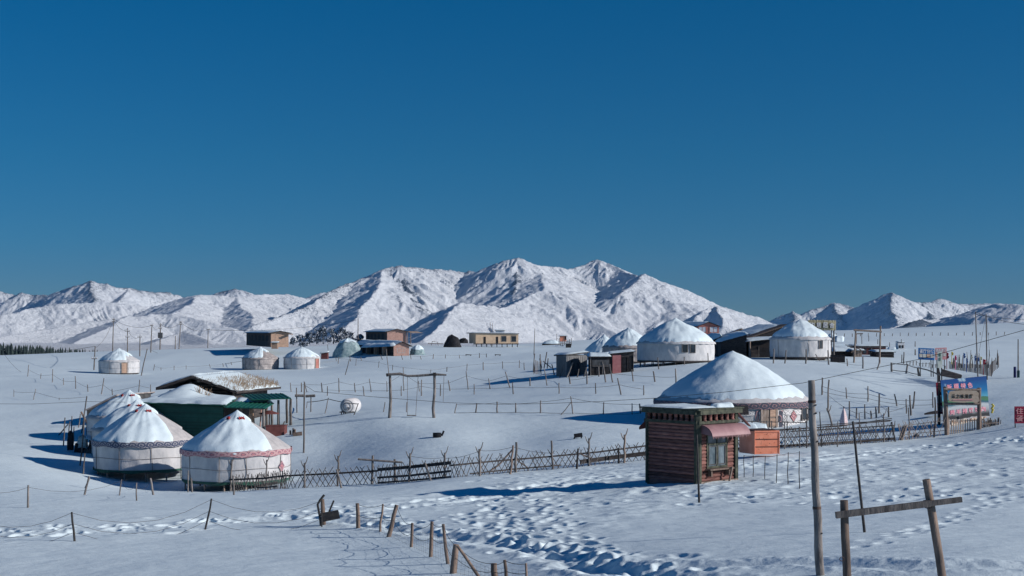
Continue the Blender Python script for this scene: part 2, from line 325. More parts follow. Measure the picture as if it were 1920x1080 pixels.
# ------------------------------------------------------------------ mountains
def RP(px, py, D): return ((px - 960) / F * D, D, (HZ - py) / F * D)
RIDGES = [  # points (column, row, distance), slope, gully strength, rockiness
 ([(470,612,7600),(530,594,8000),(575,575,8300),(620,549,8700),(660,531,8900),(700,515,9000),(720,505,9050),(738,500,9100),(752,499,9100),(770,502,9150),(800,505,9250),(840,507,9350),(875,511,9400),(905,507,9300),(925,497,9250),(950,487,9200),(970,483,9200)], .60, 1.0, .25),
 ([(970,483,9200),(985,489,9250),(1003,496,9300),(1030,502,9400),(1050,501,9450),(1065,507,9500),(1090,499,9600),(1110,491,9650),(1122,487,9650),(1142,494,9600),(1165,505,9500),(1190,518,9200),(1208,515,9000),(1226,525,8950),(1250,541,8900),(1282,562,8800),(1312,583,8700),(1340,604,8600),(1360,620,8500)], .60, 1.0, .2),
 ([(970,484,9200),(968,510,9000),(972,535,8800),(965,555,8550)], .62, .8, .35),
 ([(752,499,9100),(752,520,8950),(765,545,8750),(778,575,8450)], .50, 1.1, .38),
 ([(735,501,9100),(733,530,8850),(745,560,8500)], .50, 1.0, .3),
 ([(720,505,9050),(712,530,8700),(692,562,8250),(668,592,7800),(640,620,7300)], .52, .7, .1),
 ([(925,575,7900),(892,572,7500),(868,568,7300),(845,588,6900),(815,615,6500),(790,636,6200)], .50, .5, .1),
 ([(1003,496,9300),(1014,520,8900),(1022,541,8500),(1048,560,8350),(1085,585,8150),(1130,612,7900),(1180,640,7600)], .44, .9, .12),
 ([(1022,541,8500),(985,560,8200),(950,577,7900),(910,585,7600),(905,600,7200),(925,622,6800),(950,645,6400)], .46, .6, .1),
 ([(1208,515,9000),(1196,530,8800),(1178,541,8650),(1160,552,8500)], .52, .9, .2),
 ([(1226,525,8950),(1245,556,8650),(1272,590,8300)], .40, .8, .05),
 # cone on the right of the massif
 ([(1306,596,7500),(1320,584,7600),(1332,578,7700),(1342,576.5,7700),(1352,580,7700),(1372,592,7700),(1400,609,7700),(1430,622,7700)], .60, .8, .16),
 ([(1345,577,7700),(1351,592,7450),(1358,610,7200)], .6, .8, .2),
 ([(1400,612,14000),(1440,606,14000),(1470,613,14000)], .5, .6, .3),
 # far left peaks
 ([(-120,556,12500),(-40,549,12500),(0,546,12500),(14,551,12500),(28,554,12500),(42,549,12400),(62,554,12400),(95,554,12300),(106,548,12200),(130,541,12100),(150,535,12000),(172,527,12000),(185,531,12000),(198,532,12000),(215,540,12000),(240,541,12100),(262,545,12200),(292,549,12300),(312,549,12400),(332,553,12500),(350,560,12600),(380,570,12600)], .62, 1.0, .3),
 ([(172,527,12000),(168,545,11700),(180,560,11300),(172,575,10900)], .6, .8, .3),
 ([(240,541,12100),(232,558,11700),(212,572,11200)], .55, .8, .2),
 ([(385,560,13500),(410,549,13500),(425,546,13500),(440,541,13500),(455,544,13500),(472,553,13500),(500,560,13500)], .55, .8, .35),
 # middle ridge on the left
 ([(-150,615,8600),(-60,602,8800),(0,593,9000),(60,578,9300),(105,571,9400),(150,568,9500),(205,568,9600),(250,573,9700),(280,577,9800),(305,572,9700),(335,562,9600),(365,555,9500),(400,553,9600),(440,557,9800),(480,553,10000),(540,552,10300),(578,562,10500),(600,550,10600),(622,549,10800)], .42, .5, .05),
 ([(365,555,9500),(358,568,9000),(340,582,8500),(318,590,8000),(300,600,7600)], .42, .4, .1),
 ([(440,557,9800),(452,575,9200),(470,592,8500),(480,612,7800)], .4, .5, .05),
 # near ridge on the left
 ([(-200,650,5600),(-100,642,6000),(0,633,6400),(45,623,6700),(100,616,6900),(160,606,7100),(200,598,7200),(235,594,7300),(270,592,7400),(300,589,7500),(332,590,7500),(380,602,7400),(440,616,7300)], .38, .5, .15),
 ([(235,594,7300),(215,608,6800),(180,626,6200),(140,642,5600)], .36, .5, .1),
 ([(285,641,4300),(320,630,4500),(350,622,4600),(368,627,4500),(395,640,4300)], .34, .4, .3),
 ([(-100,661,3500),(60,657,3600),(160,657,3700),(240,660,3600)], .12, .2, .0),
 # right range, rockier
 ([(1395,625,13500),(1430,611,13500),(1452,600,13500),(1470,591,13500),(1488,585,13500),(1500,590,13500),(1516,583,13500),(1542,576,13600),(1566,567,13700),(1582,571,13700),(1600,577,13600),(1613,578,13300),(1640,563,13000),(1656,553,12900),(1672,548,12900),(1690,556,12900),(1706,563,13000),(1730,568,13100),(1747,567,13200),(1765,560,13300),(1780,565,13300),(1796,571,13400),(1816,571,13500),(1842,570,13600),(1870,568,13700),(1886,571,13700),(1930,576,13700),(2100,570,13700)], .66, 1.2, .27),
 ([(1672,548,12900),(1668,570,12500),(1678,592,12000),(1690,612,11500)], .64, 1.0, .28),
 ([(1566,567,13700),(1568,585,13200),(1580,602,12700)], .6, 1.0, .28),
 ([(1488,585,13500),(1492,600,13000),(1480,616,12500)], .6, 1.0, .3),
 ([(1730,568,13100),(1742,590,12600),(1752,608,12100)], .6, 1.0, .35),
 # smooth white shoulder in front of it
 ([(1655,620,6600),(1690,610,6800),(1725,600,7000),(1760,596,7100),(1800,590,7000),(1822,583,6800),(1850,574,6500),(1880,570,6300),(1925,573,6200),(2000,582,6200),(2150,590,6200)], .40, .35, -.05),
 ([(1725,600,7000),(1705,608,6500),(1690,618,6000)], .5, .6, .6),
]
mrows = [1350.0]
while mrows[-1] < 14600:
    y = mrows[-1]
    mrows.append(y + (40 if y < 3300 else 22 if y < 6000 else 13 if y < 10800 else 17))
mrows = np.array(mrows)
mcols = (np.concatenate([np.arange(-1500, -220, 50), np.arange(-220, 2141, 1.75), np.arange(2190, 3500, 50)]) - 960) / F
MX = mcols[None, :] * mrows[:, None]; MY = np.repeat(mrows[:, None], len(mcols), 1)
base = -29 - (MY - 1400) * 0.0055 + 6 * fbm(MX / 600, MY / 600, 3, 60)
MZ = base.copy(); MK = np.zeros_like(MX)
wx = 34 * fbm(MX / 420, MY / 420, 3, 61); wy = 34 * fbm(MX / 420, MY / 420, 3, 62)
WX, WY = MX + wx, MY + wy
acc0 = 0
for pts, k, gul, rk in RIDGES:
    pts = [RP(*p) for p in pts]
    acc = acc0; acc0 += 5000
    ys = [p[1] for p in pts]; hmax = max(p[2] for p in pts); reach = (hmax + 110) / k * 1.25
    rsel = np.where((mrows > min(ys) - reach) & (mrows < max(ys) + reach))[0]
    if len(rsel) == 0: continue
    r0, r1 = rsel[0], rsel[-1] + 1
    for (ax, ay, az), (bx_, by_, bz) in zip(pts[:-1], pts[1:]):
        xm0, xm1 = min(ax, bx_) - reach, max(ax, bx_) + reach
        ym = mrows[r0:r1]; lo_, hi_ = max(1350, min(ay, by_) - reach), max(ay, by_) + reach
        c0 = np.searchsorted(mcols, min(xm0 / hi_, xm0 / lo_)); c1 = np.searchsorted(mcols, max(xm1 / lo_, xm1 / hi_))
        q0, q1 = np.searchsorted(mrows, [min(ay, by_) - reach, max(ay, by_) + reach])
        X_ = WX[q0:q1, c0:c1]; Y_ = WY[q0:q1, c0:c1]
        if X_.size == 0: continue
        dx, dy = bx_ - ax, by_ - ay; L = math.hypot(dx, dy)
        t = ((X_ - ax) * dx + (Y_ - ay) * dy) / (L * L); tc_ = np.clip(t, 0, 1)
        ox = X_ - ax - tc_ * dx; oy = Y_ - ay - tc_ * dy
        d = np.hypot(ox, oy)
        # coordinate that runs along the crest and fans out round its ends: gullies run straight down the slope
        sd = np.arctan2(ox * dy - oy * dx, ox * dx + oy * dy + 1e-6)
        s = acc + tc_ * L + np.where((t < 0) | (t > 1), sd * 60, np.sign(ox * dy - oy * dx) * 94)
        gl = (1 - 2 * np.abs(pn(s / 95, d / 900 + acc0 * .01, 71))) + 0.55 * (1 - 2 * np.abs(pn(s / 38, d / 420, 72))) + .45 * (1 - 2 * np.abs(pn(s / 16, d / 200, 73)))
        gamp = gul * np.minimum(d * 0.13, 26) * np.clip(1.25 - d / reach, .25, 1)
        z = az + (bz - az) * tc_ - k * (d - 0.00011 * d * d) + gamp * (gl - 0.55)
        m = z > MZ[q0:q1, c0:c1]
        sub = MZ[q0:q1, c0:c1]; sub[m] = z[m]
        sk = MK[q0:q1, c0:c1]; rr = rk * np.exp(-d / 330) + 0.10 * np.exp(-d / 70) + gul * .06 * np.clip(gl, -1, 1); sk[m] = rr[m]
        acc += L
hh = np.clip((MZ - base) / 150, 0, 1)
crg = fbm(WX / 150, WY / 150, 6, 80, True)
MZ += hh * (12 * crg + 7 * fbm(MX / 60, MY / 60, 5, 81, True) * (0.5 + 1.8 * np.clip(MK, 0, .6))) - 6 * hh
MK += hh * (0.10 * crg) - (1 - hh) * 0.15
mountains = grid_mesh('mountains', MX, MY, MZ, mountain_material())
at_ = mountains.data.attributes.new('rock', 'FLOAT', 'POINT'); at_.data.foreach_set('value', MK.astype(np.float32).ravel())

# ------------------------------------------------------------------ building helpers
V = Vector
RD = random.Random(11)
class MB:
    def __init__(s): s.v = []; s.f = []; s.mi = []; s.uv = []; s.sm = []
    def add(s, vs, fs, mi=0, smooth=False, uvs=None):
        o = len(s.v); s.v += [tuple(p) for p in vs]
        for k, f in enumerate(fs):
            s.f.append([i + o for i in f]); s.mi.append(mi); s.sm.append(smooth)
            s.uv.append([uvs[i] for i in f] if uvs else [(0, 0)] * len(f))
        return s
    def obox(s, p, a, b, c, mi=0):
        p, a, b, c = V(p), V(a), V(b), V(c)
        if a.cross(b).dot(c) < 0: a, b = b, a
        vs = [p, p + a, p + a + b, p + b, p + c, p + a + c, p + a + b + c, p + b + c]
        return s.add(vs, [(0, 3, 2, 1), (4, 5, 6, 7), (0, 1, 5, 4), (1, 2, 6, 5), (2, 3, 7, 6), (3, 0, 4, 7)], mi)
    def bar(s, p, q, w, h=None, up=(0, 0, 1), mi=0):
        """a beam of rectangular section from p to q"""
        p, q = V(p), V(q); h = h or w; d = (q - p); up = V(up)
        sx = d.cross(up)
        if sx.length < 1e-6: sx = V((1, 0, 0))
        sx.normalize(); sz = sx.cross(d).normalized()
        return s.obox(p - sx * w / 2 - sz * h / 2, d, sx * w, sz * h, mi)
    def tube(s, pts, rad, n=6, mi=0, smooth=True):
        pts = [V(p) for p in pts]
        if not hasattr(rad, '__len__'): rad = [rad] * len(pts)
        vs = []; fs = []; m = len(pts)
        for i, p in enumerate(pts):
            t = (pts[min(i + 1, m - 1)] - pts[max(i - 1, 0)]).normalized()
            a = t.cross(V((0, 1, 0.01)) if abs(t.y) < .9 else V((1, 0, 0))).normalized(); b = t.cross(a)
            for k in range(n):
                w = 2 * math.pi * k / n; vs.append(p + (a * math.cos(w) + b * math.sin(w)) * rad[i])
        for i in range(m - 1):
            for k in range(n): fs.append((i * n + k, i * n + (k + 1) % n, (i + 1) * n + (k + 1) % n, (i + 1) * n + k))
        s.add(vs, fs, mi, smooth)
        s.add(vs[:n], [tuple(range(n))[::-1]], mi); s.add(vs[-n:], [tuple(range(n))], mi)
        return s
    def prism(s, pts, vec, mi=0):
        """a polygon pushed along a vector"""
        pts = [V(p) for p in pts]; vec = V(vec); n = len(pts)
        nn = V((0, 0, 0))
        for i in range(n): nn += pts[i].cross(pts[(i + 1) % n])
        if nn.dot(vec) > 0: pts = pts[::-1]
        vs = pts + [p + vec for p in pts]
        fs = [tuple(range(n)), tuple(range(2 * n - 1, n - 1, -1))] + [(i, i + n, (i + 1) % n + n, (i + 1) % n) for i in range(n)]
        return s.add(vs, fs, mi)
    def grid(s, P, mi=0, smooth=True, closed=False, uv=None):
        """P[r][c] points"""
        nr, nc = len(P), len(P[0]); vs = [p for r in P for p in r]; fs = []
        for i in range(nr - 1):
            for j in range(nc if closed else nc - 1):
                j2 = (j + 1) % nc; fs.append((i * nc + j, i * nc + j2, (i + 1) * nc + j2, (i + 1) * nc + j))
        uvs = None
        if uv:
            uvs = [q for r in uv for q in r]
        return s.add(vs, fs, mi, smooth, uvs)
    def build(s, name, mats, parent=None, loc=None):
        if not hasattr(mats, '__len__'): mats = [mats]
        if parent is not None:
            o0 = V(parent.location) if parent.parent is None else V(parent.location) + V(parent.parent.location)
        elif loc is not None: o0 = V(loc)
        else: o0 = V(s.v[0])
        me = bpy.data.meshes.new(name)
        me.from_pydata([(a - o0.x, b - o0.y, c - o0.z) for a, b, c in s.v], [], s.f)
        me.polygons.foreach_set('material_index', s.mi); me.polygons.foreach_set('use_smooth', s.sm)
        ul = me.uv_layers.new(name='UVMap'); flat = [c for f in s.uv for q in f for c in q]; ul.data.foreach_set('uv', flat)
        for m in mats: me.materials.append(m)
        me.update()
        o = bpy.data.objects.new(name, me); C.objects.link(o)
        if parent is not None: o.parent = parent
        else: o.location = o0
        return o
def tag(o, label, cat, group=None, kind=None):
    if label: o['label'] = label
    if cat: o['category'] = cat
    if group: o['group'] = group
    if kind: o['kind'] = kind
    return o
def thing(name, label, cat, loc, group=None):
    o = bpy.data.objects.new(name, None); C.objects.link(o); o.location = loc; o.empty_display_size = 0.3
    return tag(o, label, cat, group)
def crooked(p, q, n=4, amp=0.03, seed=None):
    r = random.Random(seed) if seed is not None else RD
    p, q = V(p), V(q); L = (q - p).length; out = []
    for i in range(n + 1):
        t = i / n; k = amp * L * (0 if i in (0,) else 1)
        out.append(p.lerp(q, t) + V((r.uniform(-k, k), r.uniform(-k, k), 0)) * (0.6 if i < n else .3))
    return out

# ------------------------------------------------------------------ materials of the things
M['canvas'] = surf('yurt_canvas', (.46, .48, .50), (.62, .63, .64), 1.6, (1, 1, .6), .85, .5, 5, .05)
M['canvas_old'] = surf('weathered_canvas', (.30, .28, .28), (.52, .48, .46), 2.4, (1, 1, .8), .9, .5, 6, .05, .4, .7)
M['canvas_roof'] = surf('roof_canvas', (.42, .42, .43), (.58, .57, .57), 2.5, (1, 1, .4), .9, .5, 6, .04)
M['rope'] = surf('rope', (.12, .11, .11), (.2, .18, .17), 8)
M['red_cloth'] = surf('red_cloth', (.42, .04, .05), (.55, .09, .08), 9)
M['green_cloth'] = surf('green_skirt', (.018, .075, .055), (.04, .12, .09), 5)
M['wood_grey'] = surf('grey_weathered_wood', (.09, .085, .085), (.26, .24, .225), 3.0, (3, 3, .7), .9, .6, 14, .02)
M['wood_pale'] = surf('pale_bare_wood', (.22, .17, .14), (.42, .35, .30), 3.0, (3, 3, .6), .85, .4, 14, .02)
M['wood_warm'] = surf('peeled_log', (.11, .09, .08), (.28, .21, .17), 3.5, (3, 3, .5), .8, .6, 12, .02)
M['wood_dark'] = surf('dark_boards', (.022, .022, .026), (.075, .068, .066), 3.0, (1, 1, 4), .9, .6, 10, .03)
M['log_dark'] = surf('blackened_logs', (.028, .026, .028), (.085, .075, .07), 2.0, (.7, .7, 4), .9, .7, 8, .04)
M['metal_dark'] = surf('dark_iron', (.02, .022, .028), (.06, .055, .05), 10, rough=.6)
M['metal_rust'] = surf('rusty_iron', (.05, .03, .03), (.12, .07, .055), 12, rough=.8)
M['wire'] = surf('fence_wire', (.05, .05, .055), (.1, .095, .09), 5, rough=.6)
M['glass'] = surf('dark_window_glass', (.012, .018, .026), (.03, .042, .055), 1.2, rough=.12, bump=0.0)
M['glass'].node_tree.nodes['Principled BSDF'].inputs['Specular IOR Level'].default_value = 0.6
M['black'] = surf('black_tarp', (.006, .006, .009), (.022, .024, .03), 4, rough=.7, bump=.6, dist=.06)
M['white'] = surf('white_paint', (.55, .56, .58), (.72, .73, .74), 4)
M['teal_tarp'] = surf('pale_teal_tarp', (.17, .28, .31), (.42, .54, .56), 2, rough=.5, bump=.7, dist=.1)
M['pink_wall'] = surf('pinkish_plaster', (.36, .22, .19), (.46, .30, .25), 3)
M['tan_wall'] = surf('tan_boards', (.34, .23, .17), (.50, .35, .26), 2.5, (1, 1, 5), .85, .3)
M['cream'] = surf('cream_panel', (.56, .42, .29), (.66, .50, .35), 1.5, bump=.05)
M['brick_pink'] = surf('salmon_red_wall', (.36, .14, .12), (.46, .20, .17), 2)
M['log_brown'] = surf('brown_log_and_painted_shade', (.06, .045, .04), (.17, .12, .10), 1.6, (1, 1, 4), .9, .5)  # brown logs; also the shade painted on the long house side
M['maroon'] = surf('maroon_cladding', (.10, .035, .035), (.16, .06, .055), 3)
M['grey_metal'] = surf('grey_sheet_metal', (.13, .14, .15), (.22, .23, .24), 2, (3, 3, .5), .5, .3)
M['grey_wall'] = surf('soot_grey_wall', (.05, .055, .06), (.13, .135, .14), 2.2, (1, 1, 1), .8)
M['pink_panel'] = surf('dusty_pink_panel', (.42, .16, .17), (.52, .23, .22), 3)
M['picket'] = surf('fresh_picket_wood', (.40, .33, .27), (.62, .53, .44), 4)
M['orange'] = surf('peeling_orange_paint', (.78, .26, .15), (.90, .36, .23), 2.5, rough=.6)
M['booth_wood'] = surf('red_stained_logs', (.11, .048, .045), (.30, .15, .125), 3.2, (1, 1, 5), .75, .5, 16, .015, .3, .72)
M['pane'] = surf('painted_reflection_pane', (.05, .08, .10), (.20, .26, .30), 2.2, (1, 1, .5), .15, 0.0)  # pale reflection of the snow painted into the glass colour
M['booth_green'] = surf('mossy_green_paint', (.028, .038, .032), (.10, .11, .08), 5, (1, 1, 1), .8, .5, 20, .01)
M['awning_pink'] = surf('faded_mauve_sheet', (.30, .175, .19), (.39, .24, .25), 2.2, rough=.45, bump=.1)
M['green_wall'] = surf('dark_green_siding', (.010, .075, .06), (.016, .10, .08), 2, rough=.55)
M['green_roof'] = surf('green_sheet_roof', (.014, .11, .078), (.02, .15, .105), 3, rough=.5)
M['dry_grass'] = surf('dry_straw', (.34, .24, .16), (.56, .42, .30), 12)
M['spruce'] = surf('far_dark_spruce', (.018, .035, .035), (.035, .055, .05), 1)
M['blue_bin'] = surf('deep_blue_plastic', (.012, .02, .10), (.016, .03, .14), 3, rough=.5)
M['green_bin'] = surf('dark_green_bin', (.015, .05, .06), (.02, .07, .08), 3)
M['blue_sign'] = surf('blue_sign_face', (.015, .15, .40), (.02, .18, .46), 2, rough=.5, bump=0)
M['pink_sign'] = surf('faded_pink_sign_face', (.62, .28, .30), (.72, .38, .38), 2, rough=.5, bump=0)
M['red_sign'] = surf('dark_red_sign_face', (.26, .02, .05), (.33, .035, .07), 2, rough=.5, bump=0)
M['letter_white'] = surf('white_lettering', (.72, .74, .76), (.8, .82, .84), 5, bump=0)
M['letter_black'] = surf('black_lettering', (.012, .012, .014), (.02, .02, .02), 5, bump=0)
M['letter_pink'] = surf('pink_lettering', (.72, .25, .34), (.80, .34, .42), 5, bump=0)
M['bamboo'] = surf('bamboo_slats', (.30, .28, .18), (.60, .55, .38), 2.2, (7, 7, .4), .8, .5)
M['yellow'] = surf('yellow_plastic', (.6, .48, .08), (.72, .6, .12), 5)
M['flag_red'] = surf('dark_red_flag', (.25, .03, .05), (.38, .06, .08), 5)
M['flag_blue'] = surf('blue_flag', (.03, .10, .30), (.05, .16, .42), 5)
M['flag_pale'] = surf('pale_flag', (.5, .48, .4), (.62, .6, .5), 5)
M['magenta'] = surf('magenta_flag', (.6, .03, .18), (.7, .06, .24), 5)
M['carved'] = surf('carved_sign_wood', (.54, .42, .30), (.68, .57, .45), 3, (1, 1, 3))
M['crockery'] = surf('dish_photograph', (.30, .16, .10), (.62, .55, .46), 7, lo=.45, hi=.55, bump=0)
M['peach'] = surf('snow_blown_tin', (.5, .55, .62), (.7, .74, .78), 3)

def pattern_mat(name, ca, cb, cc, su=2.2, sv=3.2, thr=.5):
    """scrolls of an embroidered band: two tones curling over a ground, laid out along the band"""
    m, nd, lk, b = newmat(name)
    uv = nd.new('ShaderNodeUVMap'); mp = nd.new('ShaderNodeMapping'); mp.inputs['Scale'].default_value = (su, sv, 1)
    lk.new(uv.outputs[0], mp.inputs[0])
    w = nd.new('ShaderNodeTexWave'); w.wave_type = 'RINGS'; w.rings_direction = 'SPHERICAL'
    fr = nd.new('ShaderNodeVectorMath'); fr.operation = 'FRACTION'; lk.new(mp.outputs[0], fr.inputs[0])
    sb = nd.new('ShaderNodeVectorMath'); sb.operation = 'SUBTRACT'; sb.inputs[1].default_value = (.5, .5, 0); lk.new(fr.outputs[0], sb.inputs[0])
    lk.new(sb.outputs[0], w.inputs['Vector']); w.inputs['Scale'].default_value = .42; w.inputs['Distortion'].default_value = 2.5; w.inputs['Detail Scale'].default_value = 3
    r = ramp(nd, [(.0, ca), (.36, ca), (.42, cb), (.62, cb), (.68, cc)]); lk.new(w.outputs[0], r.inputs[0]); lk.new(r.outputs[0], b.inputs['Base Color'])
    b.inputs['Roughness'].default_value = .9
    return m
M['band_navy'] = pattern_mat('navy_scroll_band', (.05, .07, .13), (.56, .55, .56), (.07, .09, .15), 2.0, 1.0)
M['band_pink'] = pattern_mat('pink_scroll_band', (.46, .20, .22), (.10, .09, .15), (.52, .32, .33), 1.8, 1.0)
M['band_mixed'] = pattern_mat('navy_and_pink_scroll_band', (.05, .06, .09), (.42, .24, .25), (.06, .07, .10), 1.5, 1.0)
M['lace'] = pattern_mat('white_and_navy_lace_band', (.66, .66, .66), (.03, .05, .09), (.7, .7, .7), 2.0, 1.0)
M['plaid'] = pattern_mat('pink_patterned_cloth', (.66, .60, .60), (.60, .14, .22), (.70, .66, .66), 5, 5)

# ------------------------------------------------------------------ lettering
def text_into(mb, s, O, U, W, N, mi=0, bold=0.02, depth=0.02):
    """lettering fitted into the rectangle O, U (width), W (height), standing proud along N"""
    cu = bpy.data.curves.new('t', 'FONT'); cu.body = s; cu.offset = bold; cu.resolution_u = 2
    o = bpy.data.objects.new('t', cu); C.objects.link(o)
    bpy.context.view_layer.update()
    me = bpy.data.meshes.new_from_object(o.evaluated_get(bpy.context.evaluated_depsgraph_get()))
    co = [v.co.copy() for v in me.vertices]; fs = [tuple(p.vertices) for p in me.polygons]
    if co:
        x0, x1 = min(c.x for c in co), max(c.x for c in co); y0, y1 = min(c.y for c in co), max(c.y for c in co)
        O, U, W, N = V(O), V(U), V(W), V(N).normalized() * depth
        front = [O + U * ((c.x - x0) / (x1 - x0)) + W * ((c.y - y0) / (y1 - y0)) + N for c in co]
        if U.cross(W).dot(N) < 0: fs = [f[::-1] for f in fs]
        mb.add(front, fs, mi)
        # sides back to the board
        from collections import Counter
        ed = Counter(); order = {}
        for f in fs:
            for i in range(len(f)):
                a, b = f[i], f[(i + 1) % len(f)]; ed[frozenset((a, b))] += 1; order[frozenset((a, b))] = (a, b)
        for e, k in ed.items():
            if k == 1:
                a, b = order[e]; mb.add([front[a], front[b], front[b] - N, front[a] - N], [(0, 3, 2, 1)], mi)
    C.objects.unlink(o); bpy.data.objects.remove(o); bpy.data.meshes.remove(me)

# ------------------------------------------------------------------ yurts
def yurt(label, px, D, rpx, y_base, y_eave, y_top, ground_y=None, bare=None, bare_te=.2, canvas='canvas', band=None, band_h=.28, convex=.05, snow_th=.17,
         legs=0, skirt=True, door=None, windows=(), ropes=8, seed=1, crown_cloth=False, roofm='canvas_roof', apex_dx=0, te0=.93, snow_dz=.0, hropes=1, flute=.035):
    Rr = rpx * D / F; cx = (px - 960) / F * D
    zb = -(y_base - HZ) / F * (D - Rr); ze = -(y_eave - HZ) / F * (D - Rr); zt = -(y_top - HZ) / F * D
    zt -= .24 + .5 * snow_th
    hr = zt - ze; c = V((cx, D, 0)); ax = apex_dx * D / F
    root = thing('yurt', label, 'yurt', (cx, D, zb), 'yurts of the camp')
    r = random.Random(seed); NA = 112
    def pt(a, rad, z, tt=0): return V((cx + rad * math.cos(a) + ax * tt, D + rad * math.sin(a), z))
    angs = [2 * math.pi * k / NA for k in range(NA)]
    # wall with sagging folds
    w = MB(); NZ = 12; P = []; U = []
    ph = seed * 1.7
    for i in range(NZ + 1):
        t = i / NZ; z = zb + (ze + .05 - zb) * t; row = []; ur = []
        for a in angs:
            fold = .028 * float(pn(a * Rr * 1.5 + ph + t * .8, t * 1.4 + ph, seed)) + .018 * float(pn(a * Rr * 4 + t * 2.5, t * 2, seed + 3)) 
            row.append(pt(a, Rr * (1.0 + .012 * math.sin(t * math.pi)) + fold * (1.6 if canvas != 'plain' else 1), z)); ur.append((a * Rr, t))
        P.append(row); U.append(ur)
    w.grid(P, closed=True, uv=U); w.build('wall', M[canvas], root)
    def rz(t): return ze + hr / .9 * ((1 - t) + convex * math.sin(math.pi * t) * (1 if t > .5 else .9) )
    def rr(t): return max(.05, Rr * 1.035 * t)
    rf = MB(); P = []; U = []
    for i in range(15):
        t = .10 + (1.0 - .10) * i / 14
        row = []; ur = []
        for a in angs:
            rip = .02 * math.sin(a * 22 + 3 * math.sin(a * 3)) * t
            row.append(pt(a, rr(t) + rip, rz(t), 1 - t)); ur.append((a * Rr, t))
        P.append(row); U.append(ur)
    # short valance hanging over the wall
    row = [pt(a, rr(1) + .015 + .02 * math.sin(a * 31), ze - .10 - .05 * abs(math.sin(a * 13 + seed)), 0) for a in angs]; P.append(row); U.append([(a * Rr, 1.05) for a in angs])
    P = P[::-1]; U = U[::-1]
    rf.grid(P, closed=True, uv=U); rf.build('roof', M[roofm], root)
    # crown
    cr = MB(); top = rz(.10)
    cr.grid([[pt(a, rr(.13), rz(.13) , 1) for a in angs], [pt(a, rr(.12), top + .10, 1) for a in angs], [pt(a, rr(.05), top + .20, 1) for a in angs], [pt(a, .01, top + .22, 1) for a in angs]], closed=True)
    cr.build('crown', M[roofm], root)
    # snow
    sn = MB(); NT = 22; TE = []
    for a in angs:
        te = te0 + .035 * float(pn(math.cos(a) * 2.4 + seed, math.sin(a) * 2.4, 6)) + .035 * float(pn(a * Rr * 1.9, seed * 3, 8)) + .035 * float(pn(a * Rr * 4, seed, 9))
        if bare:
            d0 = (math.degrees(a) - bare[0] + 180) % 360 - 180; wdt = (bare[1] - bare[0])
            k = 0
            if -14 < d0 < wdt + 14: k = min(1, (d0 + 14) / 14 if d0 < 0 else 1, (wdt + 14 - d0) / 14 if d0 > wdt else 1)
            k = k * k * (3 - 2 * k); te = te * (1 - k) + bare_te * k * (1 + .3 * math.sin(a * 9))
        TE.append(min(te, 1.03))
    P = []
    for i in range(NT + 1):
        q = i / NT; row = []
        for a, te in zip(angs, TE):
            t = max(.002, q * te); x_, y_ = math.cos(a) * t * 3 + seed, math.sin(a) * t * 3
            th = snow_th * (1 - q ** 7) ** .5 * (1 + .45 * float(pn(x_ * 1.1, y_ * 1.1, 12)) + .12 * float(pn(x_ * 4, y_ * 4, 13)))
            flute_ = flute * Rr / 3 * t * math.sin(a * 17 + 2.5 * math.sin(a * 2 + seed)) * (1 if te > .5 else .3)
            th = max(th + flute_ * (1 - q ** 6), .0)
            if q == 1: th = -.03
            row.append(pt(a, max(.004, rr(t)) if t > .06 else Rr * t, (rz(.1) + .24 * (1 - t * 10) if t < .1 else rz(t)) + th + snow_dz, 1 - t))
        P.append(row)
    sn.grid(P[::-1], closed=True); sn.build('snow_cap', M['snow'], root)
    if band:
        b = MB()
        b.grid([[pt(a, Rr * 1.035 + .03, ze - band_h + .04 * math.sin(a * 11)) for a in angs], [pt(a, Rr * 1.04 + .035, ze - band_h * .45) for a in angs], [pt(a, Rr * 1.035 + .03, ze + .05 + .02 * math.sin(a * 9)) for a in angs]],
               closed=False, uv=[[(a * Rr, 0) for a in angs], [(a * Rr, .55 * 1) for a in angs], [(a * Rr, 1) for a in angs]])
        b.build('trim_band', M[band], root)
    if ropes:
        for k in range(ropes):
            a = 2 * math.pi * (k + .3) / ropes + r.uniform(-.12, .12); lean = r.uniform(-.05, .05)
            rp_ = MB(); rp_.tube([pt(a + lean * q / 4, Rr * 1.012 + .035 + (.03 if q == 4 else 0), ze + (zb - ze) * (1 - q / 4)) for q in range(5)], .014 + .004 * Rr / 3, 4)
            rp_.build('rope', M['rope'], root)
        for hq in range(hropes):
            zz = zb + (ze - zb) * (.42 + .3 * hq)
            rp_ = MB(); rp_.tube([pt(a, Rr * 1.012 + .035, zz + .03 * math.sin(a * 5 + hq)) for a in angs + [angs[0]]], .012, 4); rp_.build('rope', M['rope'], root)
    if skirt:
        s_ = MB()
        s_.grid([[pt(a, Rr * 1.0 + .03, zb - .14 - .05 * math.sin(a * 9 + seed)) for a in angs], [pt(a, Rr * 1.0 + .045, zb + .02) for a in angs]], closed=True)
        s_.build('skirt', M['green_cloth' if skirt is True else skirt], root)
    # timber floor
    fl = MB(); 
    fl.grid([[pt(a, .01, zb - .02) for a in angs], [pt(a, Rr * .99, zb - .02) for a in angs], [pt(a, Rr * .99, zb - .14) for a in angs], [pt(a, .01, zb - .14) for a in angs]][::-1], closed=True, smooth=False)
    fl.build('floor', M['wood_dark'], root)
    if legs:
        for k in range(legs):
            a = 2 * math.pi * (k + .15) / legs; p = pt(a, Rr * .94, zb - .1); g = ground(p.x, p.y, -.25)
            if g.z < p.z - .05:
                l = MB(); l.tube(crooked(g, p, 3, .02), [.055, .05, .05, .05], 6); l.build('leg', M['wood_pale'], root)
